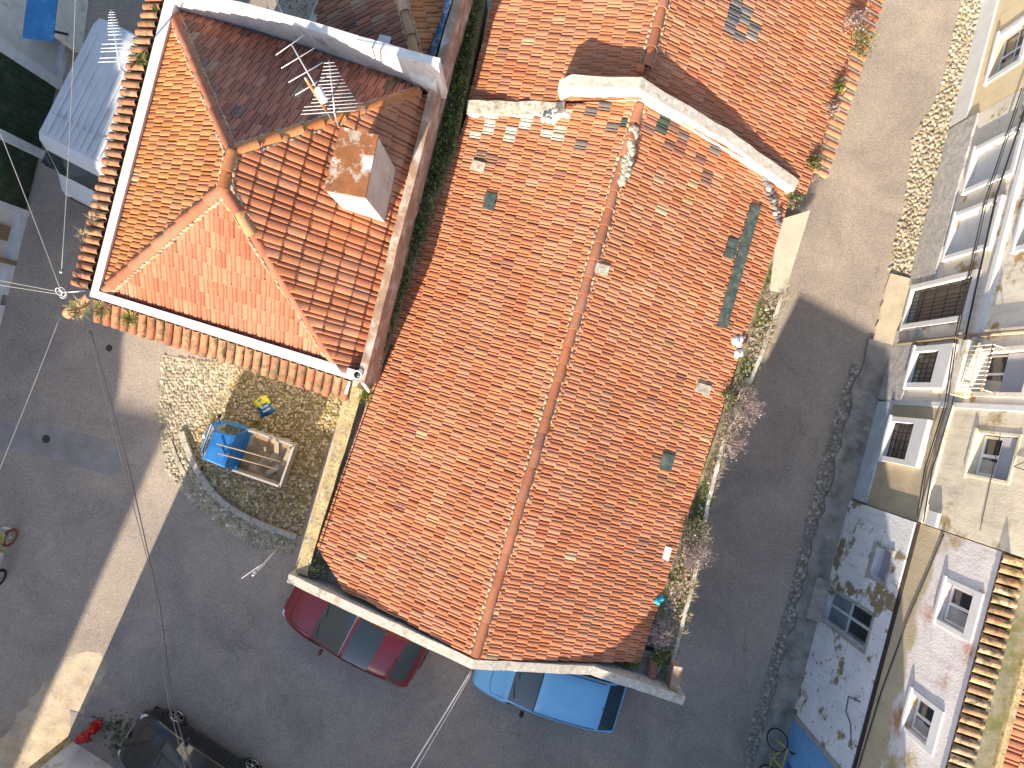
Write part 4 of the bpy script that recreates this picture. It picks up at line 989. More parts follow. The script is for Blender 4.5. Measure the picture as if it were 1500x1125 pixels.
# --- peeling house with tile eaves
PEEL=mat('peeling_limewash',(.74,.73,.72),streak=.35,var=.12,vs=1.5,c2=(.27,.2,.11),c2s=1.15,c2t=.56,c2w=.02,c3=(.34,.28,.2),c3s=4.5,c3t=.62,c3w=.025,bump=.5,bs=22,seed=1.7)
OCHP=mat('ochre_and_pink_plaster',(.74,.68,.65),streak=.3,var=.12,vs=1.3,c2=(.45,.33,.16),c2s=.7,c2t=.6,c2w=.04,c3=(.47,.2,.12),c3s=.9,c3t=.63,c3w=.07,bump=.5,bs=20,seed=5.2,grad=(3.9,4.05,.75,(.50,.41,.26),.9))
h5=thing('street_house','peeling house with flaking whitewash below and ochre and pink plaster under its eaves','house',F(-3.1,0))
op5=[(-1.68,-.94,1.9,2.6),(-3.4,-2.55,.12,2.5)]; op5u=[(-1.86,-1.05,4.55,5.42),(-4.28,-3.55,4.42,5.2)]
b=MB(); wall_open(b,-6.15,-.06,0,3.12,op5,.10,.34); 
b.add([F(-6.15,3.12,.10),F(-.06,3.12,.10),F(-.06,3.12,0),F(-6.15,3.12,0)],[[0,1,2,3]]); b.add([F(-.06,0,.1),F(-.06,0,0),F(-.06,3.12,0),F(-.06,3.12,.1)],[[0,1,2,3]]); b.add([F(-6.15,0,.1),F(-6.15,0,0),F(-6.15,3.12,0),F(-6.15,3.12,.1)],[[0,1,2,3]]); b.build('lower_wall',PEEL,h5)
b=MB(); wall_open(b,-6.15,-.06,3.12,5.9,op5u,0,.24); shell(b,-6.15,-.06,5.9,3.0); b.build('wall',OCHP,h5)
a,c,d,e=op5[0]; surround(h5,a,c,d,e,.07,off=.03,o0=.1,m=CONC); blind(h5,a,c,d,e,-.15,LOUV,'shutter',10)
a,c,d,e=op5[1]; surround(h5,a,c,d,e,.08,off=.02,o0=.1,m=CONC,sill=0)
b=MB(); fbox(b,a,c,d,e,-.2,-.14); dr=b.build('door',mat('grey_door',(.2,.24,.27),rough=.5,var=.2),h5)
b=MB(); 
for s in(a+.08,a+.48): fbox(b,s,s+.3,d+1.1,e-.1,-.14,-.13)
b.build('pane',DARKGLASS,dr)
b=MB(); fbox(b,a+.39,a+.46,d,e,-.14,-.11); fbox(b,a,c,d+1.0,d+1.06,-.14,-.11); b.build('door_frame',WHT,dr)
for a,c,d,e in op5u: surround(h5,a,c,d,e,.09,top=.24,off=.03); window(h5,a+.02,c-.02,d+.02,e-.02,-.17,2,1,.05)
b=MB(); fbox(b,-6.1,-.08,3.122,3.2,0,.06); b.build('ledge',IRON,h5)
b=MB()
for i in range(31):
    s=-6.05+i*.196; c=vc(R.choice([(.46,.27,.14),(.5,.33,.2),(.42,.22,.12)]),.8,1.2); barrel(b,F(s,5.98+R.uniform(-.008,.008),.11),F(s,6.10,-.29),Vector((0,0,1)),.082,.07,c,10)
fbox(b,-6.15,-.06,5.9,5.96,-.2,.06,(.16,.1,.06)); b.build('eave_tiles',TILEOLD,h5)
MOSS=mat('mossy_concrete',(.23,.2,.13),var=.35,vs=4,c2=(.15,.14,.05),c2s=3,c2t=.53,c2w=.08,bump=.7)
b=MB(); fbox(b,-6.15,-.06,5.94,6.13,-.60,-.24); b.build('flat_ledge',MOSS,h5)
b=MB(); fbox(b,-6.15,-.06,6.0,6.22,-.73,-.602); b.build('curb',YELLOWCAP,h5)
TP=Plane(F(-6.15,6.1,-.76),F(-.06,6.1,-.76),F(-3,6.9,-2.6))
def planequad(s0,s1,o0,o1): return [(F(s,6.1,o)) for s,o in((s0,o0),(s1,o0),(s1,o1),(s0,o1))]
def w2px(p): d=H-p.z; return (p.x/d*1000+750,562.5-p.y/d*1000)
q=[]
for s,o in((-6.1,-.77),(-.1,-.77),(-.1,-2.6),(-6.1,-2.6)): q.append(w2px(F(s,6.1+(-.76-o)*.8/1.84,o)))
tile_roof('roof',TP,q,h5,w=.22,ex=.38,cols=RED,odd=.15)
b=MB(); b.add([F(-6.15,6.9,-2.6),F(-.06,6.9,-2.6),F(-.06,5.9,-3.0)+Vector((0,0,0)),F(-6.15,5.9,-3.0)],[[0,1,2,3]]); b.build('back_slope',TILEOLD,h5)
# --- blue house at the bottom
h6=thing('street_house','low house with a bright blue painted wall at the shaded bottom end of the lane','house',F(-9,0))
BLW=mat('bright_blue_wall',(.16,.36,.62),var=.12,vs=2,c3=(.3,.42,.55),c3s=3,c3t=.62,c3w=.06,bump=.25)
op6=[(-8.3,-7.4,.1,2.2)]
b=MB(); wall_open(b,-14,-6.3,0,3.3,op6,.06); shell(b,-14,-6.3,3.3,5); b.build('wall',BLW,h6)
b=MB(); fbox(b,-8.3,-7.4,.1,2.2,-.15,-.08); b.build('door',mat('deep_blue_door',(.03,.2,.5),rough=.5,var=.1),h6)
b=MB(); fbox(b,-6.29,-6.16,0,3.2,.0,.12); b.build('pilaster',CONC,h6)
for o,ss,hz in((h1,(10.62,21),6.6),(h2,(2.83,10.6),7.0),(h4,(-.04,2.8),6.9),(h6,(-14,-6.3),3.3)):
    b=MB(); a,c=ss; b.add([F(a,hz+.06,.02),F(c,hz+.06,.02),F(c,hz+1.0,-3),F(a,hz+1.0,-3),F(c,hz+.06,-6),F(a,hz+.06,-6)],[[0,1,2,3],[3,2,4,5]],(.4,.17,.09)); b.build('roof',TILEOLD,o)
    PN=Plane(F(a,hz+.1,.3),F(c,hz+.1,.3),F(a,hz+1.1,-3)); tile_roof('roof',PN,[w2px(F(s,z,q)) for s,z,q in((a,hz+.1,.3),(c,hz+.1,.3),(c,hz+1.1,-3),(a,hz+1.1,-3))],o,w=.22,ex=.38,odd=.05)
# --- lane edge: pavement, rubble, step
def lane(s0,s1,o0,o1,z,name,m,jit=.0,n=20):
    L_=[F(s0+(s1-s0)*i/n,z,o0) for i in range(n+1)]; R_=[F(s0+(s1-s0)*i/n,z,o1+R.uniform(-jit,jit)) for i in range(n+1)]
    b=MB(); b.prism(L_+R_[::-1],-.02); return b.build(name,m,kind='structure')
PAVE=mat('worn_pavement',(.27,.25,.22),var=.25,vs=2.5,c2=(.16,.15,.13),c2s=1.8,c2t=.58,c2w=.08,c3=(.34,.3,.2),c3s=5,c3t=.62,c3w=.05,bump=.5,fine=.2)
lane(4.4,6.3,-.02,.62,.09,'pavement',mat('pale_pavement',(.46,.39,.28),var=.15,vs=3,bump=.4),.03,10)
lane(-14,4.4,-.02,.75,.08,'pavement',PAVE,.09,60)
def lane_px(s,o): p=F(s,0,o); return w2px(p)
rub=[lane_px(s,o) for s,o in((6.3,.02),(10.6,.05),(14.3,.05),(20,.05),(20,.55),(14.3,.6),(11.5,.55),(10.2,.95),(8.5,.72),(6.4,.66))]
sheet('rubble_bed',rub,.006,DIRTPALE)
stones('rubble',rub,.10,[(.4,.33,.22),(.33,.27,.18),(.46,.4,.3),(.3,.25,.19),(.5,.45,.36)],.006,.04,.45,label='rough pale rubble along the foot of the houses at the sunny end of the lane',cat='rubble')
rub2=[lane_px(s,o) for s,o in((-13,.72),(-6,.72),(-3,.70),(0,.72),(3.6,.72),(3.6,1.0),(0,1.12),(-3,1.02),(-6,1.1),(-13,1.15))]
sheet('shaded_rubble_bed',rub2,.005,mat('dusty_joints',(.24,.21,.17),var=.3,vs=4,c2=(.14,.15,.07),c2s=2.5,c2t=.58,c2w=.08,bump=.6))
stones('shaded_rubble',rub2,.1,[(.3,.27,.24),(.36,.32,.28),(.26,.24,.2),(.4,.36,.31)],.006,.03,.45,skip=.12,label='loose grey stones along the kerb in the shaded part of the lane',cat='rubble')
b=MB(); fbox(b,-3.5,-2.35,0.08,.26,.12,.52); b.build('door_step',CONC,label='grey stone step below the glazed door of the peeling house',cat='step')
# --- cables strung along the facades
def cable(name,pts,label,cat='cable',r=.011,col=(.03,.03,.03),group=None,sag=0.0):
    pts=[Vector(p) for p in pts]; out=[]
    for i in range(len(pts)-1):
        n=10
        for j in range(n):
            t=j/n; q=pts[i].lerp(pts[i+1],t); q.z-=sag*4*t*(1-t); out.append(q)
    out.append(pts[-1]); b=MB(); b.tube(out,r,6,col); return b.build(name,CABLE,label=label,cat=cat,group=group)
for k,(z0,z1,o,r) in enumerate(((2.6,3.1,.10,.014),(2.75,3.25,.14,.011),(2.95,3.36,.09,.016),(3.05,3.42,.13,.010))):
    cable('facade_cable',[F(10.5,z0+.25,o),F(7.8,z0+.05,o+.05),F(4.4,z0+.2,o),F(2.8,z1-.02,o),F(1.2,z1-.06,o+.04),F(0,z1+.05,o)],['lowest dark cable strung along the cream house','thin dark cable just above the lowest one on the cream house front','thick dark cable under the upper windows of the cream house','uppermost thin cable along the front of the cream house'][k],r=r,group='cables along the house fronts')
cable('wall_cable',[F(-.1,4.1,.03),F(-1.0,3.9,.02),F(-2.2,3.65,.03),F(-4,3.4,.03),F(-6.1,3.3,.04)],'long dark cable slanting down the ochre upper wall of the peeling house',r=.014)
cable('wall_cable',[F(-4.5,2.9,.13),F(-4.6,2.4,.13),F(-4.95,2.45,.13),F(-5.1,2.75,.13),F(-5.5,3.0,.13)],'short looped dark cable on the bare brown lower wall of the peeling house',r=.012)
cable('wall_cable',[F(1.75,5.9,.04),F(1.6,5.6,.05),F(1.5,6.6,.04)],'thin dark wire above the half shuttered window of the ochre house',r=.008)
cable('wall_cable',[F(2.2,5.0,.03),F(.2,5.15,.04)],'straight thin wire on the upper wall of the ochre house',r=.008)
# ================================================================== houses on the other side and the unseen ones that shade the square
LB=Vector((-13.5,4.6,0)); LU=Vector((.242,.970,0)); LN=Vector((.970,-.242,0))
def LF(a,z,off=0.0): return LB+LU*a+LN*off+Vector((0,0,z))
def trace(px,py,z,B,U,N):
    p=P(px,py,z); p2=Vector((p.x,p.y,0))-B; d=p2.dot(N); sn=SH.x*N.x+SH.y*N.y; t=d/sn
    return (p2.dot(U)-t*(SH.x*U.x+SH.y*U.y), z+t*TEL)
sky=[trace(*q,LB,LU,LN) for q in((16,1124,0),(72,980,0),(131,895,0),(165,812,0),(190,765,0),(236,670,0))]
edge=sum(q[0] for q in sky)/len(sky)
prof=[(edge,trace(236,670,0,LB,LU,LN)[1]+.1),trace(226,616,0,LB,LU,LN),trace(172,614,0,LB,LU,LN),trace(171,592,0,LB,LU,LN),trace(178,540,0,LB,LU,LN),trace(179,499,0,LB,LU,LN)]
prof=sorted(prof); prof=prof+[(-17.5,8.8)]+sorted([trace(169,155,2.4,LB,LU,LN),trace(190,40,2.4,LB,LU,LN),trace(180,100,2.4,LB,LU,LN),trace(140,205,2.4,LB,LU,LN),trace(109,254,2.4,LB,LU,LN)])+[(-8,9.6),(-5,9.4)]
def skyline_house(name,label,pr,B,U,N,depth,m,skew=None):
    h=thing(name,label,'house',B+U*((pr[0][0]+pr[-1][0])/2))
    bk=-N*depth if skew is None else skew*depth
    b=MB(); fr=[B+U*a+Vector((0,0,z)) for a,z in pr]; n=len(fr)
    f0=[Vector((p.x,p.y,0)) for p in fr]; ba=[p+bk for p in fr]; b0=[p+bk for p in f0]
    for i in range(n-1):
        b.add([f0[i],f0[i+1],fr[i+1],fr[i]],[[0,1,2,3]]); b.add([b0[i],b0[i+1],ba[i+1],ba[i]],[[3,2,1,0]])
    b.add([f0[0],b0[0],ba[0],fr[0]],[[3,2,1,0]]); b.add([f0[-1],b0[-1],ba[-1],fr[-1]],[[0,1,2,3]]); b.build('wall',m,h)
    r=MB()
    for i in range(n-1): r.add([fr[i]+Vector((0,0,.02)),fr[i+1]+Vector((0,0,.02)),ba[i+1]+Vector((0,0,.02)),ba[i]+Vector((0,0,.02))],[[0,1,2,3]],(.4,.15,.07))
    r.build('roof',TILE,h); return h
i0=max(i for i,q in enumerate(prof) if q[0]<-17)
skyline_house('tall_house','tall house across the square whose roofline shades the asphalt',prof[:i0+1],LB,LU,LN,7,WHITEWALL)
skyline_house('row_house','row house further up the street opposite the mossy eaves',[(prof[i0][0]+.02,9.0)]+prof[i0+1:],LB,LU,LN,7,WHITEWALL)
# garage house beside the van
gh=thing('garage_house','white house with two dark green garage doors behind the white van','house',LF(2,0))
GREEN=mat('dark_green_door',(.035,.055,.03),rough=.6,var=.4,vs=3,c3=(.07,.075,.04),c3s=3,c3t=.6,c3w=.08,bump=.2)
def lbox(b,a0,a1,z0,z1,o0,o1,col=(1,1,1)):
    vs=[LF(a,z,o) for z in(z0,z1) for a,o in((a0,o0),(a1,o0),(a1,o1),(a0,o1))]
    b.add(vs,[[0,3,2,1],[4,5,6,7],[0,1,5,4],[1,2,6,5],[2,3,7,6],[3,0,4,7]],col)
b=MB(); lbox(b,-4.9,8,0,7.0,-6,-.14); b.build('wall',WHITEWALL,gh)
GREYP=mat('grey_white_paint',(.6,.6,.6),var=.12,vs=3,bump=.2)
b=MB(); 
for a0,a1 in((.05,.22),(1.72,1.95),(3.72,3.98)): lbox(b,a0,a1,0,3,-.14,.04)
lbox(b,3.98,8,0,.2,-.14,.02); lbox(b,-2.2,.05,0,.25,-.14,.01); b.build('pilaster',GREYP,gh)
for a0,a1 in((.22,1.72),(1.95,3.72)):
    b=MB(); lbox(b,a0,a1,0.02,2.6,-.13,-.08)
    n=int((a1-a0)/.16)
    for i in range(n): lbox(b,a0+i*.16+.01,a0+i*.16+.15,.04,2.55,-.08,-.066)
    b.build('garage_door',GREEN,gh)
b=MB(); lbox(b,-.75,-.35,.35,2,-.14,-.1); lbox(b,-1.35,-1.22,.0,3,-.14,.03); b.build('door',WOOD,gh)
b=MB(); lbox(b,-4.9,-2.5,0,.9,-.14,.0); b.build('white_base',GREYP,gh)
b=MB(); n=16; vs=[]
for i in range(n*2+1):
    t=i/(n*2); q0=P(33+45*t,56+5*t,2.55); q1=P(43+45*t,-25+2*t,2.85); dz=.018*math.cos(i*math.pi)
    vs+= [q0+Vector((0,0,dz)),q1+Vector((0,0,dz))]
b.add(vs,[[2*i,2*i+2,2*i+3,2*i+1] for i in range(n*2)],smooth=False); b.add([v-Vector((0,0,.012)) for v in vs],[[2*i+1,2*i+3,2*i+2,2*i] for i in range(n*2)])
b.build('awning',mat('blue_sheet',(.06,.24,.47),rough=.5,var=.2,bump=.05,c3=(.2,.35,.5),c3s=5,c3t=.62,c3w=.05),label='blue corrugated canopy above the street beside the short pinkish wall',cat='canopy')
b=MB(); capwall(b,[P(84,-40,1.3),P(74,42,1.3)],-.22,0); b.build('garden_wall',WHITEWALL,label='short pinkish white wall beside the blue corrugated canopy',cat='wall')
b=MB(); b.box(P(88,48,1.3),(.42,.05,.05),rad(-12)); b.build('gate_bar',BLACKPL,label='short black bar sticking out from the end of the pinkish white wall',cat='bar')
# whitewashed house at the lower left corner
C0=P(99,1081,0); CU=Vector((.841,-.541,0)); CN=Vector((.541,.841,0))
cp=[trace(*q,C0,CU,CN) for q in((283,693,0),(337,671,.6),(414,691,.6))]
pr=[(0,max(3.5,cp[0][1])),(max(.4,cp[1][0]),cp[1][1]),(cp[2][0],cp[2][1]),(4.2,cp[2][1]+.25),(11.5,cp[2][1]+.3)]
ch=skyline_house('corner_house','whitewashed house corner with a yellow quoin behind the hydrant and the black car',pr,C0,CU,CN,5,WHITEWALL,skew=Vector((-.40,-.917,0)))
b=MB(); q=[C0+CU*.0,C0+CU*.16,C0+CU*.16+CN*.03,C0-CU*.02+CN*.03]; b.prism([p+Vector((0,0,4)) for p in q],0); b.build('quoin',YELLOWCAP,ch)
# gabled house beyond the bottom edge
BB=Vector((0,-13.5,0)); BU=Vector((1,0,0)); BN=Vector((0,1,0))
tr=lambda x,y,z:trace(x,y,z,BB,BU,BN)
print('SKY',[tr(*q) for q in((870,960,3.55),(960,880,3.2),(1116,540,0),(1170,430,0),(1300,500,0),(1298,660,.97),(1322,765,2.7),(1286,1060,4.4))],prof)
skyline_house('gabled_house','gabled house beyond the bottom of the square that shades the lower lane',[(-2.6,6.6),(tr(870,960,3.55)[0],tr(870,960,3.55)[1]),(tr(960,880,3.2)[0],tr(960,880,3.2)[1]),(tr(1116,540,0)[0],tr(1116,540,0)[1]),(tr(1170,430,0)[0]+.02,tr(1170,430,0)[1]),tr(1300,500,0),tr(1298,660,.97),(tr(1322,765,2.7)[0]+.3,tr(1322,765,2.7)[1]-.3),(tr(1286,1060,4.4)[0]+.6,tr(1286,1060,4.4)[1]),(8.5,tr(1286,1060,4.4)[1])],BB,BU,BN,6,WHITEWALL)
sheet('pavement_corner',[(103,1040),(162,1058),(150,1082),(142,1092),(104,1083)],.012,PAVE)

# ================================================================== antennas
def yagi(name,label,boom,elems,r,mast,extra=None,col=ALU):
    t=thing(name,label,'antenna',mast[0])
    b=MB(); b.tube(mast,.018,7); b.build('mast',STEEL,t)
    b=MB(); b.tube(boom,r*1.5,6); b.build('boom',col,t)
    b=MB()
    for p,q in elems: b.tube([p,q],r,5)
    b.build('elements',col,t)
    return t
z=5.7; el=[]
for y,x0,x1 in((480,1120,1430),(525,1110,1445),(562,1105,1430),(632,1095,1430),(676,1080,1415),(432,1185,1345),(382,1185,1338),(347,1188,1320),(312,1182,1318),(280,1186,1300),(250,1186,1300),(220,1190,1290),(190,1188,1272),(160,1192,1268),(135,1200,1255)):
    sl=(.02*(x1-x0)); el.append((P(x0/7.5,(y+sl)/7.5,z),P(x1/7.5,(y-sl)/7.5,z)))
yagi('tv_antenna','pale toothed aerial over the white van roof at the left eave of the hipped house',[P(162.5,15,z),P(175.5,102,z)],el,.0085,[P(185,106,4.4),P(177,101,5.75)])
z=7.3; el=[(P(a/7.5+330,b_/7.5,z),P(c/7.5+330,d/7.5,z)) for a,b_,c,d in((555,605,860,390),(615,750,985,525),(695,905,1075,685),(770,1045,1150,820))]
mast=[P(493,186,5.4),P(447,114,7.9)]
t1=yagi('tv_antenna','large four element aerial with a white box on a rusty mast above the hip ridge',[P(427,65,z),P(471,142,z)],el,.008,mast)
b=MB(); b.box(P(470,139,7.35),(.14,.3,.1),rad(28),bevel=.03); b.build('amplifier_box',WHITEPAINT,t1)
b=MB(); b.tube([mast[0].lerp(mast[1],.35),mast[0].lerp(mast[1],.97)],.026,8); b.build('rusty_sleeve',mat('rusty_mast',(.36,.17,.06),var=.3),t1)
z=6.4; el=[]
for k in range(15):
    t=k/14; c=P(482.5+7.5*t,92+72*t,z); w=.10+.42*t**1.2+(.1 if k>11 else 0); dv=Vector((1,.07,0)).normalized(); el.append((c-dv*w,c+dv*w))
yagi('tv_antenna','grey fishbone aerial with elements widening towards the hip ridge beside the chimney',[P(482,89,z),P(490.5,167,z)],el,.0075,[P(497,190,5.4),P(490,165,6.45)])

# ================================================================== overhead cables
Q=P(90,428,4.55)
t=thing('cable_bracket','tangle of wires and insulators on a bracket at the outer corner of the mossy eaves','bracket',Q)
b=MB(); b.tube([Q+Vector((.75,.1,-.3)),Q+Vector((0,0,-.02))],.02,6); b.build('arm',STEEL,t)
for i in range(3):
    b=MB(); c=Q+Vector((R.uniform(-.08,.08),R.uniform(-.08,.08),.05*i)); b.torus(c,(R.uniform(-.5,.5),R.uniform(-.5,.5),1),R.uniform(.05,.1),.009,16,5); b.build('wire_coil',ALU,t)
for dx,dy in((.02,.03),(.01,.42)):
    b=MB(); b.blob(Q+Vector((dx,dy,.03)),(.03,.03,.045),1,0); b.build('insulator',WHITEPAINT,t)
LC=(.30,.27,.25); DC=(.06,.055,.055)
def far(px,py,z,k): 
    a=Vector(Q); e=P(px,py,z); return a+(e-a)*k
cable('overhead_cable',[Q+Vector((0,.42,0)),far(110,-10,5.2,1.15)],'grey overhead wire running straight up across the white van roof',r=.009,col=LC,sag=.05)
cable('overhead_cable',[Q,far(-8,175,4.9,1.1)],'pale overhead wire running up past the green garage doors',r=.010,col=LC,sag=.03)
cable('overhead_cable',[Q,far(-20,407,4.8,1.1)],'upper of the two pale wires running left from the eave corner bracket',r=.007,col=(.32,.29,.26),sag=.03)
cable('overhead_cable',[Q-Vector((0,.05,.02)),far(-20,414,4.6,1.1)],'lower of the two pale wires running left from the eave corner bracket',r=.008,col=(.3,.27,.24),sag=.05)
cable('overhead_cable',[Q-Vector((-.02,.3,.05)),far(-8,700,4.9,1.15)],'pale overhead wire crossing the darker asphalt patch at the left',r=.010,col=LC,sag=.03)
cable('overhead_cable',[P(133,484,4.1),P(190,690,3.7),P(235,890,3.9),P(252,1030,4.3),P(285,1140,4.9)],'thicker of two dark sagging cables crossing the sunlit strip of asphalt',r=.013,col=DC)
cable('overhead_cable',[P(130,484,4.1),P(182,690,3.6),P(224,850,3.8),P(247,1030,4.3),P(275,1140,4.9)],'thinner of two dark sagging cables crossing the sunlit strip of asphalt',r=.009,col=(.12,.11,.10))
cable('overhead_cable',[P(690,983,4.7),P(655,1040,4.8),P(596,1135,5.1)],'thick pale cable leaving the gable peak of the warehouse over the parked cars',r=.014,col=(.4,.38,.37))
cable('overhead_cable',[P(691,986,4.66),P(660,1040,4.7),P(605,1135,5.0)],'thin pale cable leaving the gable peak beside the thick one',r=.008,col=(.35,.33,.32))
cable('roof_cable',[PLL.px(574,505,.09),PLL.px(540,592,.08),PLL.px(505,690,.08),PLL.px(469,800,.09),P(464,815,3.0)],'thin black cable lying down the left edge of the warehouse roof',r=.010,col=(.02,.02,.02))

# ================================================================== odd things lying about
b=MB()
for i in range(6): b.blob(PLR.px(1080+R.uniform(-9,9),508+R.uniform(-11,11),.07),(.09,.1,.04),2,.25,(.66,.64,.64))
b.build('white_rag',GEN,label='crumpled white plastic bag at the roof edge beside the weedy wall top',cat='bag')
b=MB()
for i in range(4): b.blob(PLR.px(966+R.uniform(-4,4),880+R.uniform(-5,5),.08),(.06,.07,.04),2,.3,(.02,.33,.38))
b.build('turquoise_rag',GEN,label='small turquoise rag at the lower right roof edge',cat='rag')
b=MB(); pts=[PLR.px(x,y,.08) for x,y in((975,800),(985,803),(979,823),(970,818))]; b.prism(pts,[p-Vector((0,0,.03)) for p in pts]); b.build('white_board',WHITEPAINT,label='small white board beside the big dry shrub on the wall top',cat='board')
b=MB(); cpos=P(956,978,3.12); barrel(b,cpos+Vector((-.02,-.2,0)),cpos+Vector((.03,.22,.03)),Vector((0,0,1)),.12,.10,(.36,.16,.1)); b.build('loose_roof_tile',TILE,label='loose dark red roof tile lying in the shaded bottom right roof corner',cat='roof tile')
b=MB(); b.tube([P(967,972,3.1),P(962,988,3.12)],.05,10,(.25,.38,.45),r2=.03); b.blob(P(966,970,3.1),(.06,.06,.05),1,0,(.25,.38,.45)); b.build('plastic_bottle',GENMETAL,label='pale blue plastic bottle in the bottom right roof corner',cat='bottle')
b=MB(); b.tube([P(402,-6,1.2),P(418,30,3.0)],.02,6); b.build('metal_pole',STEEL,label='thin leaning metal pole in the dark yard behind the white party wall',cat='pole')

# ================================================================== plants
GRN=[(.075,.12,.02),(.10,.15,.03),(.055,.09,.02),(.13,.16,.04)]; YGR=[(.27,.26,.05),(.2,.22,.045),(.33,.29,.1)]
DRY=[(.34,.26,.14),(.40,.31,.19),(.28,.2,.11),(.45,.36,.23)]; PINK=[(.36,.27,.23),(.42,.33,.28),(.3,.22,.18),(.5,.41,.36)]; DKG=[(.03,.05,.018),(.045,.065,.022),(.025,.035,.015),(.06,.075,.03)]
def blade(b,p,d,l,w,c,droop=.5,seg=2):
    d=Vector(d).normalized(); s=d.cross(Vector((0,0,1)))
    if s.length<.05: s=Vector((1,0,0))
    s.normalize(); pts=[]
    q=Vector(p); 
    for i in range(seg+1):
        t=i/seg; pts.append((q+d*(l*t)-Vector((0,0,droop*l*t*t)),w*(1-t*.92)))
    vs=[];
    for a,ww in pts: vs+=[a-s*ww,a+s*ww]
    b.add(vs,[[2*i,2*i+1,2*i+3,2*i+2] for i in range(seg)],c)
def leaf(b,p,r,c):
    a=Vector((R.gauss(0,1),R.gauss(0,1),R.gauss(0,.6))).normalized(); n=a.orthogonal().normalized(); n=(n+Vector((0,0,.3))).normalized(); s=a.cross(n)
    b.add([p-a*r,p+s*r*.45,p+a*r,p-s*r*.45],[[0,1,2,3]],c)
def grass_tuft(b,p,r,h,n,cols,w=.008):
    for i in range(n):
        a=R.uniform(0,6.283); rr=r*R.random()**.7; o=Vector((math.cos(a)*rr,math.sin(a)*rr,0))*.5
        d=Vector((math.cos(a)*R.uniform(.1,1),math.sin(a)*R.uniform(.1,1),R.uniform(.4,1.3)))
        c=R.choice(cols); c=vc(c,.75,1.25); blade(b,p+o,d,h*R.uniform(.5,1.2),w*R.uniform(.6,1.4),c,R.uniform(.1,.7))
def twig(b,p,d,l,r,c,depth,tips,lean=.35):
    d=Vector(d).normalized(); e=p+d*l; b.tube([p,p.lerp(e,.5)+Vector((R.uniform(-.1,.1)*l,R.uniform(-.1,.1)*l,0)),e],r,3,c,r2=r*.55,caps=False)
    if depth==0: tips.append(e); return
    for i in range(R.choice([2,3,3])):
        nd=d+Vector((R.gauss(0,lean),R.gauss(0,lean),R.gauss(0,lean*.6))); twig(b,p.lerp(e,R.uniform(.5,1)),nd,l*R.uniform(.55,.85),r*.6,c,depth-1,tips,lean)
def shrub(name,label,cat,p,r,h,kind,group=None,dirn=(0,0,1)):
    t=thing(name,label,cat,p,0,group); b=MB(); f=MB(); p=Vector(p); tips=[]
    n={'dry':19,'green':10,'mix':14}[kind]
    n=int(n*max(1,r/.36))
    for i in range(n):
        d=Vector(dirn)+Vector((R.gauss(0,.75),R.gauss(0,.75),R.uniform(0,.5))); twig(b,p+Vector((R.uniform(-.15,.15)*r,R.uniform(-.15,.15)*r,0)),d,min(r,h)*R.uniform(.4,.62),.009,vc(R.choice(PINK if kind!='green' else DRY),.7,1.15),2,tips,.5)
    for e in tips:
        if kind=='dry':
            for j in range(7): leaf(f,e+Vector((R.gauss(0,.03),R.gauss(0,.03),R.gauss(0,.02))),R.uniform(.012,.026),vc(R.choice(PINK),.8,1.3))
        else:
            for j in range(8): leaf(f,e+Vector((R.gauss(0,.05),R.gauss(0,.05),R.gauss(0,.04))),R.uniform(.016,.034),vc(R.choice(GRN+YGR if kind=='green' else YGR+PINK+GRN),.7,1.3))
    if kind!='dry': grass_tuft(f,p,r*.8,h*.8,60,GRN+YGR,.007)
    b.build('stems',PLANT,t); f.build('leaves',PLANT,t); return t
def weed(name,label,cat,p,r,h,n,cols,w=.008,group=None):
    b=MB(); grass_tuft(b,Vector(p),r,h,n,cols,w)
    for i in range(n//2):
        a=R.uniform(0,6.28); q=Vector(p)+Vector((math.cos(a),math.sin(a),0))*r*R.random()**.6+Vector((0,0,h*R.uniform(.1,.6))); leaf(b,q,R.uniform(.012,.03),vc(R.choice(cols),.7,1.3))
    return b.build(name,PLANT,label=label,cat=cat,group=group)
zs=3.06
shrub('dry_shrub','largest dry pinkish shrub bulging out over the lane from the wall top','shrub',P(1000,800,zs),.85,.62,'dry',dirn=(.6,-.1,.15))
shrub('dry_shrub','pinkish dry shrub leaning out over the lane in the middle of the wall top','shrub',P(1075,590,zs),.72,.56,'dry',dirn=(.8,.0,.1))
shrub('dry_shrub','small dry shrub leaning over the lane just below the middle one','shrub',P(1062,645,zs),.5,.42,'dry',dirn=(.8,-.1,.12))
shrub('dry_shrub','tangle of bare dry stems at the shaded bottom end of the weedy wall top','shrub',P(965,925,zs),.5,.35,'dry',dirn=(-.4,-.1,.4))
shrub('green_shrub','yellow green bush above the largest dry shrub on the wall top','shrub',P(1012,775,zs),.5,.4,'mix')
shrub('green_shrub','green bush beside the middle dry shrub on the wall top','shrub',P(1062,580,zs),.28,.25,'green')
shrub('green_shrub','bright green bush growing on the eave tiles at the top of the lane','shrub',UPR.px(1253,68,.05),.5,.42,'green')
shrub('dry_shrub','grey dry weed beside the bright green bush on the eave tiles','shrub',UPR.px(1246,34,.05),.42,.34,'dry')
shrub('green_shrub','small dark green plant on the eave tiles below the bright bush','shrub',UPR.px(1225,130,.05),.18,.2,'green')
shrub('dry_shrub','pale dry weed on the eave tiles under the small dark green plant','shrub',UPR.px(1218,162,.05),.2,.2,'dry')
shrub('dry_shrub','brown dry bush at the low end of the whitewashed gable wall','shrub',P(1188,256,3.1),.26,.24,'dry')
shrub('green_shrub','small green weed above the brown bush at the end of the gable wall','shrub',UPR.px(1190,238,.05),.16,.16,'green')
shrub('green_shrub','mixed weeds at the top corner of the pale concrete slab','shrub',P(1160,292,3.15),.26,.24,'mix')
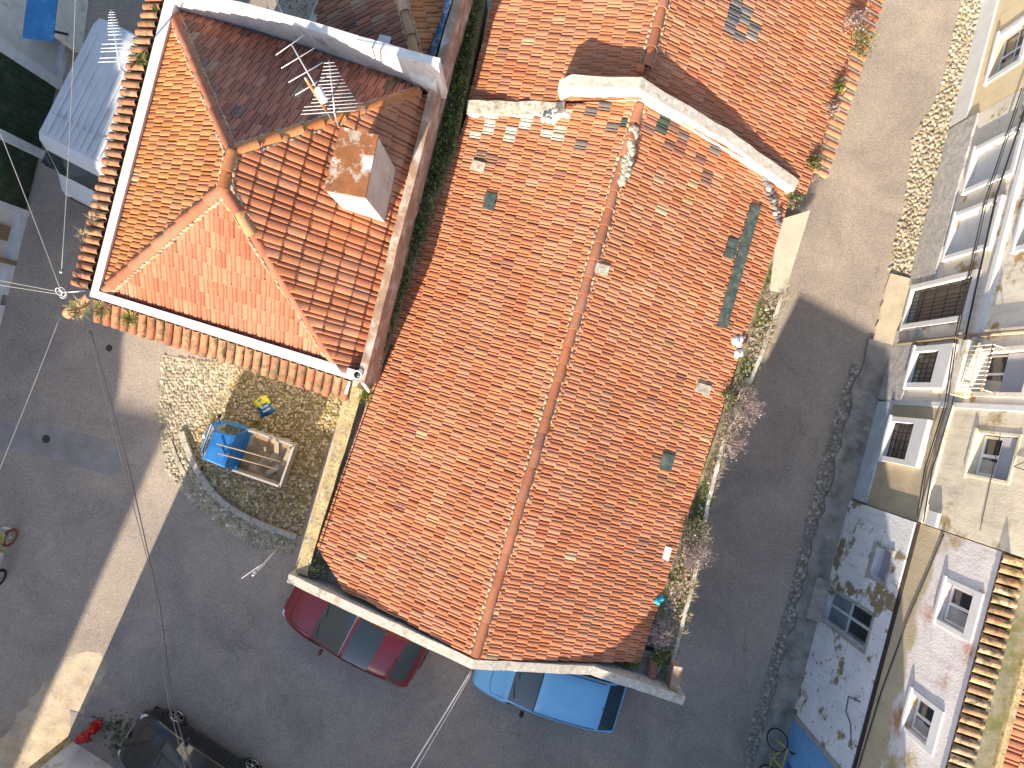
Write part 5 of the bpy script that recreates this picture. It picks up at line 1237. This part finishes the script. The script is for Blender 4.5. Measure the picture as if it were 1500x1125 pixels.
shrub('green_shrub','dark bush in the shaded bottom left roof corner above the red car','shrub',P(466,828,2.9),.28,.28,'mix')
shrub('green_shrub','green plant at the foot of the corner rain hopper','shrub',P(540,578,3.0),.24,.28,'green')
shrub('green_shrub','dark green plant in the shaded roof gutter above the blue car','shrub',P(925,968,3.1),.24,.2,'green')
shrub('green_shrub','green plant growing beside the bottle in the bottom right roof corner','shrub',P(962,962,3.1),.18,.2,'green')
weed('grass_tuft','green grass tuft on the upper left eave tiles below the pale aerial','grass',P(210,88,4.42),.16,.22,110,GRN+YGR)
weed('grass_tuft','long dry grass tuft on the corner eave tiles by the cable bracket','grass',P(118,452,4.42),.3,.3,150,DRY+YGR)
weed('grass_tuft','green grass tuft in the white parapet corner of the hipped house','grass',P(150,452,4.42),.26,.26,150,GRN+YGR+DRY)
weed('grass_tuft','second green grass tuft right of the parapet corner on the lower eaves','grass',P(192,466,4.42),.2,.26,120,GRN+YGR)
weed('grass_tuft','dry grass tuft sticking out of the left eaves above the corner','grass',P(124,345,4.42),.14,.26,50,DRY)
weed('grass_tuft','dry grass wisp sticking out of the left eaves further up','grass',P(134,322,4.42),.1,.24,24,DRY)
weed('grass_tuft','green moss tuft on the left eaves just below the white band top','grass',P(228,14,4.42),.1,.1,60,GRN)
weed('grass_tuft','green tuft beside the cab of the small blue truck','grass',P(314,617,.03),.12,.14,60,GRN+YGR)
weed('grass_tuft','green tuft on the cobbles behind the blue sack','grass',P(376,622,.03),.22,.1,80,GRN+YGR)
# ground cover
SW=[P(x,y) for x,y in inn]+[P(x,y) for x,y in out[::-1]]
b=MB(); pin=[(x+2,y) for x,y in inn]; pout=[(x-4,y) for x,y in out]
for i in range(2600):
    k=R.uniform(.35,len(inn)-1.2) if R.random()<.96 else R.uniform(0,.4); j=int(k); f=k-j; u=R.random()
    if k<1.05: u*=.35
    a=(inn[j][0]+(inn[j+1][0]-inn[j][0])*f,inn[j][1]+(inn[j+1][1]-inn[j][1])*f); c=(out[j][0]+(out[j+1][0]-out[j][0])*f,out[j][1]+(out[j+1][1]-out[j][1])*f)
    p=P(a[0]+(c[0]-a[0])*u,a[1]+(c[1]-a[1])*u,3.03); pn=mnoise.noise(Vector((p.x*1.3,p.y*1.3,0)))
    grass_tuft(b,p,.12,R.uniform(.08,.17),8,(YGR+GRN) if pn>.02 else (DRY+PINK+YGR[:1]),.006)
for i in range(420):
    k=R.uniform(.9,len(out)-1.01); j=int(k); f=k-j
    p=P(out[j][0]+(out[j+1][0]-out[j][0])*f+R.gauss(-4,5),out[j][1]+(out[j+1][1]-out[j][1])*f,3.1); pn=mnoise.noise(Vector((p.x*1.6,p.y*1.6,5)))
    if pn<-.1: continue
    grass_tuft(b,p,.1,R.uniform(.08,.2)*(1+pn),8,DRY+PINK+YGR,.007)
b.build('wall_top_grass',PLANT,kind='stuff',label='dry and green grass covering the wide wall top along the lane',cat='grass')
walk=[(x+2,y) for x,y in inn[1:]]+[(x-3,y) for x,y in out[:0:-1]]
stones('wall_top_rubble',walk,.085,[(.42,.34,.24),(.34,.27,.18),(.5,.42,.32),(.28,.21,.14),(.46,.3,.2)],3.02,.06,.5,skip=.35,label='loose stones and clods among the weeds on the wide wall top',cat='rubble')
b=MB(); vp=[(694,-20),(655,150),(640,215),(604,330),(572,430),(542,545),(556,545),(590,440),(622,345),(668,215),(684,130),(712,-20)]
poly=[(P(x,y,3.5).x,P(x,y,3.5).y) for x,y in vp]; xs=[p[0] for p in poly]; ys=[p[1] for p in poly]; cnt=0
while cnt<5600:
    q=(R.uniform(min(xs),max(xs)),R.uniform(min(ys),max(ys)))
    if not inside(q,poly): continue
    cnt+=1; den=mnoise.noise(Vector((q[0]*1.1,q[1]*1.1,9)))
    if den<-.3 and R.random()<.6: continue
    leaf(b,Vector((q[0],q[1],3.48+R.uniform(0,.22)+.08*den)),R.uniform(.03,.055),vc(R.choice(DKG+GRN+GRN),.8,1.5))
b.build('ivy',PLANT,kind='stuff',label='dark green ivy filling the gap between the two roofs',cat='ivy')
sh=MB(); sh.prism([P(x,y,3.42) for x,y in vp],2.3); sh.build('gap_floor',DIRT,kind='structure')
b=MB()
for i in range(1500):
    q=P(R.uniform(300,470),R.uniform(-60,45),0); n_=mnoise.noise(Vector((q.x,q.y,4)))
    if n_<0: continue
    leaf(b,q+Vector((0,0,R.uniform(.1,1.6))),R.uniform(.03,.07),vc(R.choice(GRN+DKG),.6,1.5))
b.build('yard_plants',PLANT,kind='stuff',label='dark leafy plants in the shaded yard behind the white party wall',cat='plants')
b=MB()
def tuft_line(pts,n,w,cols,h):
    for i in range(n):
        k=R.uniform(0,len(pts)-1.001); j=int(k); f=k-j
        p=P(pts[j][0]+(pts[j+1][0]-pts[j][0])*f+R.gauss(0,w),pts[j][1]+(pts[j+1][1]-pts[j][1])*f+R.gauss(0,w),.01); grass_tuft(b,p,.06,h*R.uniform(.5,1.2),7,cols,.006)
tuft_line([(240,560),(236,620),(262,680),(300,735)],70,5,YGR+DRY,.07)
tuft_line([(250,640),(275,690)],40,5,YGR+GRN,.07)
tuft_line([(150,1062),(185,1062),(165,1100)],130,9,DKG+GRN,.12)
tuft_line([(370,780),(425,800)],50,6,YGR+DKG,.07)
tuft_line([(1385,190),(1372,250),(1340,330),(1330,380)],60,3,YGR+GRN,.07)
tuft_line([(1300,470),(1265,600),(1225,720),(1180,860),(1140,1000)],110,5,DKG+DRY,.06)
tuft_line([(330,570),(400,560),(480,600),(440,700),(380,740)],120,22,DKG+YGR,.05)
b.build('kerb_weeds',PLANT,kind='stuff',label='low weeds along the kerbs and between the cobbles',cat='weeds')

# ================================================================== light, sky, camera
w=bpy.data.worlds.new('World'); sc.world=w; w.use_nodes=True; nt=w.node_tree
bg=nt.nodes['Background']; sk=nt.nodes.new('ShaderNodeTexSky'); sk.sky_type='NISHITA'; sk.sun_disc=False; sk.sun_elevation=EL; sk.sun_rotation=AZ+math.pi
sk.air_density=1.0; sk.dust_density=1.0
nt.links.new(sk.outputs[0],bg.inputs[0]); bg.inputs[1].default_value=.13
sl=bpy.data.lights.new('Sun','SUN'); sl.energy=4.8; sl.angle=rad(.5); sl.color=(1,.87,.69)
so=bpy.data.objects.new('Sun',sl); COL.objects.link(so)
d=Vector((SH.x*math.cos(EL),SH.y*math.cos(EL),-math.sin(EL))); so.rotation_euler=d.to_track_quat('-Z','Y').to_euler(); so.location=(-20,-30,30)
cam=bpy.data.cameras.new('Camera'); cam.sensor_fit='HORIZONTAL'; cam.sensor_width=36; cam.lens=24; cam.clip_end=2000; cam.clip_start=.1
co=bpy.data.objects.new('Camera',cam); COL.objects.link(co); co.location=(0,0,H); co.rotation_euler=(0,0,0); sc.camera=co
sc.view_settings.view_transform='Standard'; sc.view_settings.look='None'; sc.view_settings.exposure=1.38; sc.view_settings.gamma=1
sc.render.resolution_x=1024; sc.render.resolution_y=768
sc.cycles.use_denoising=True
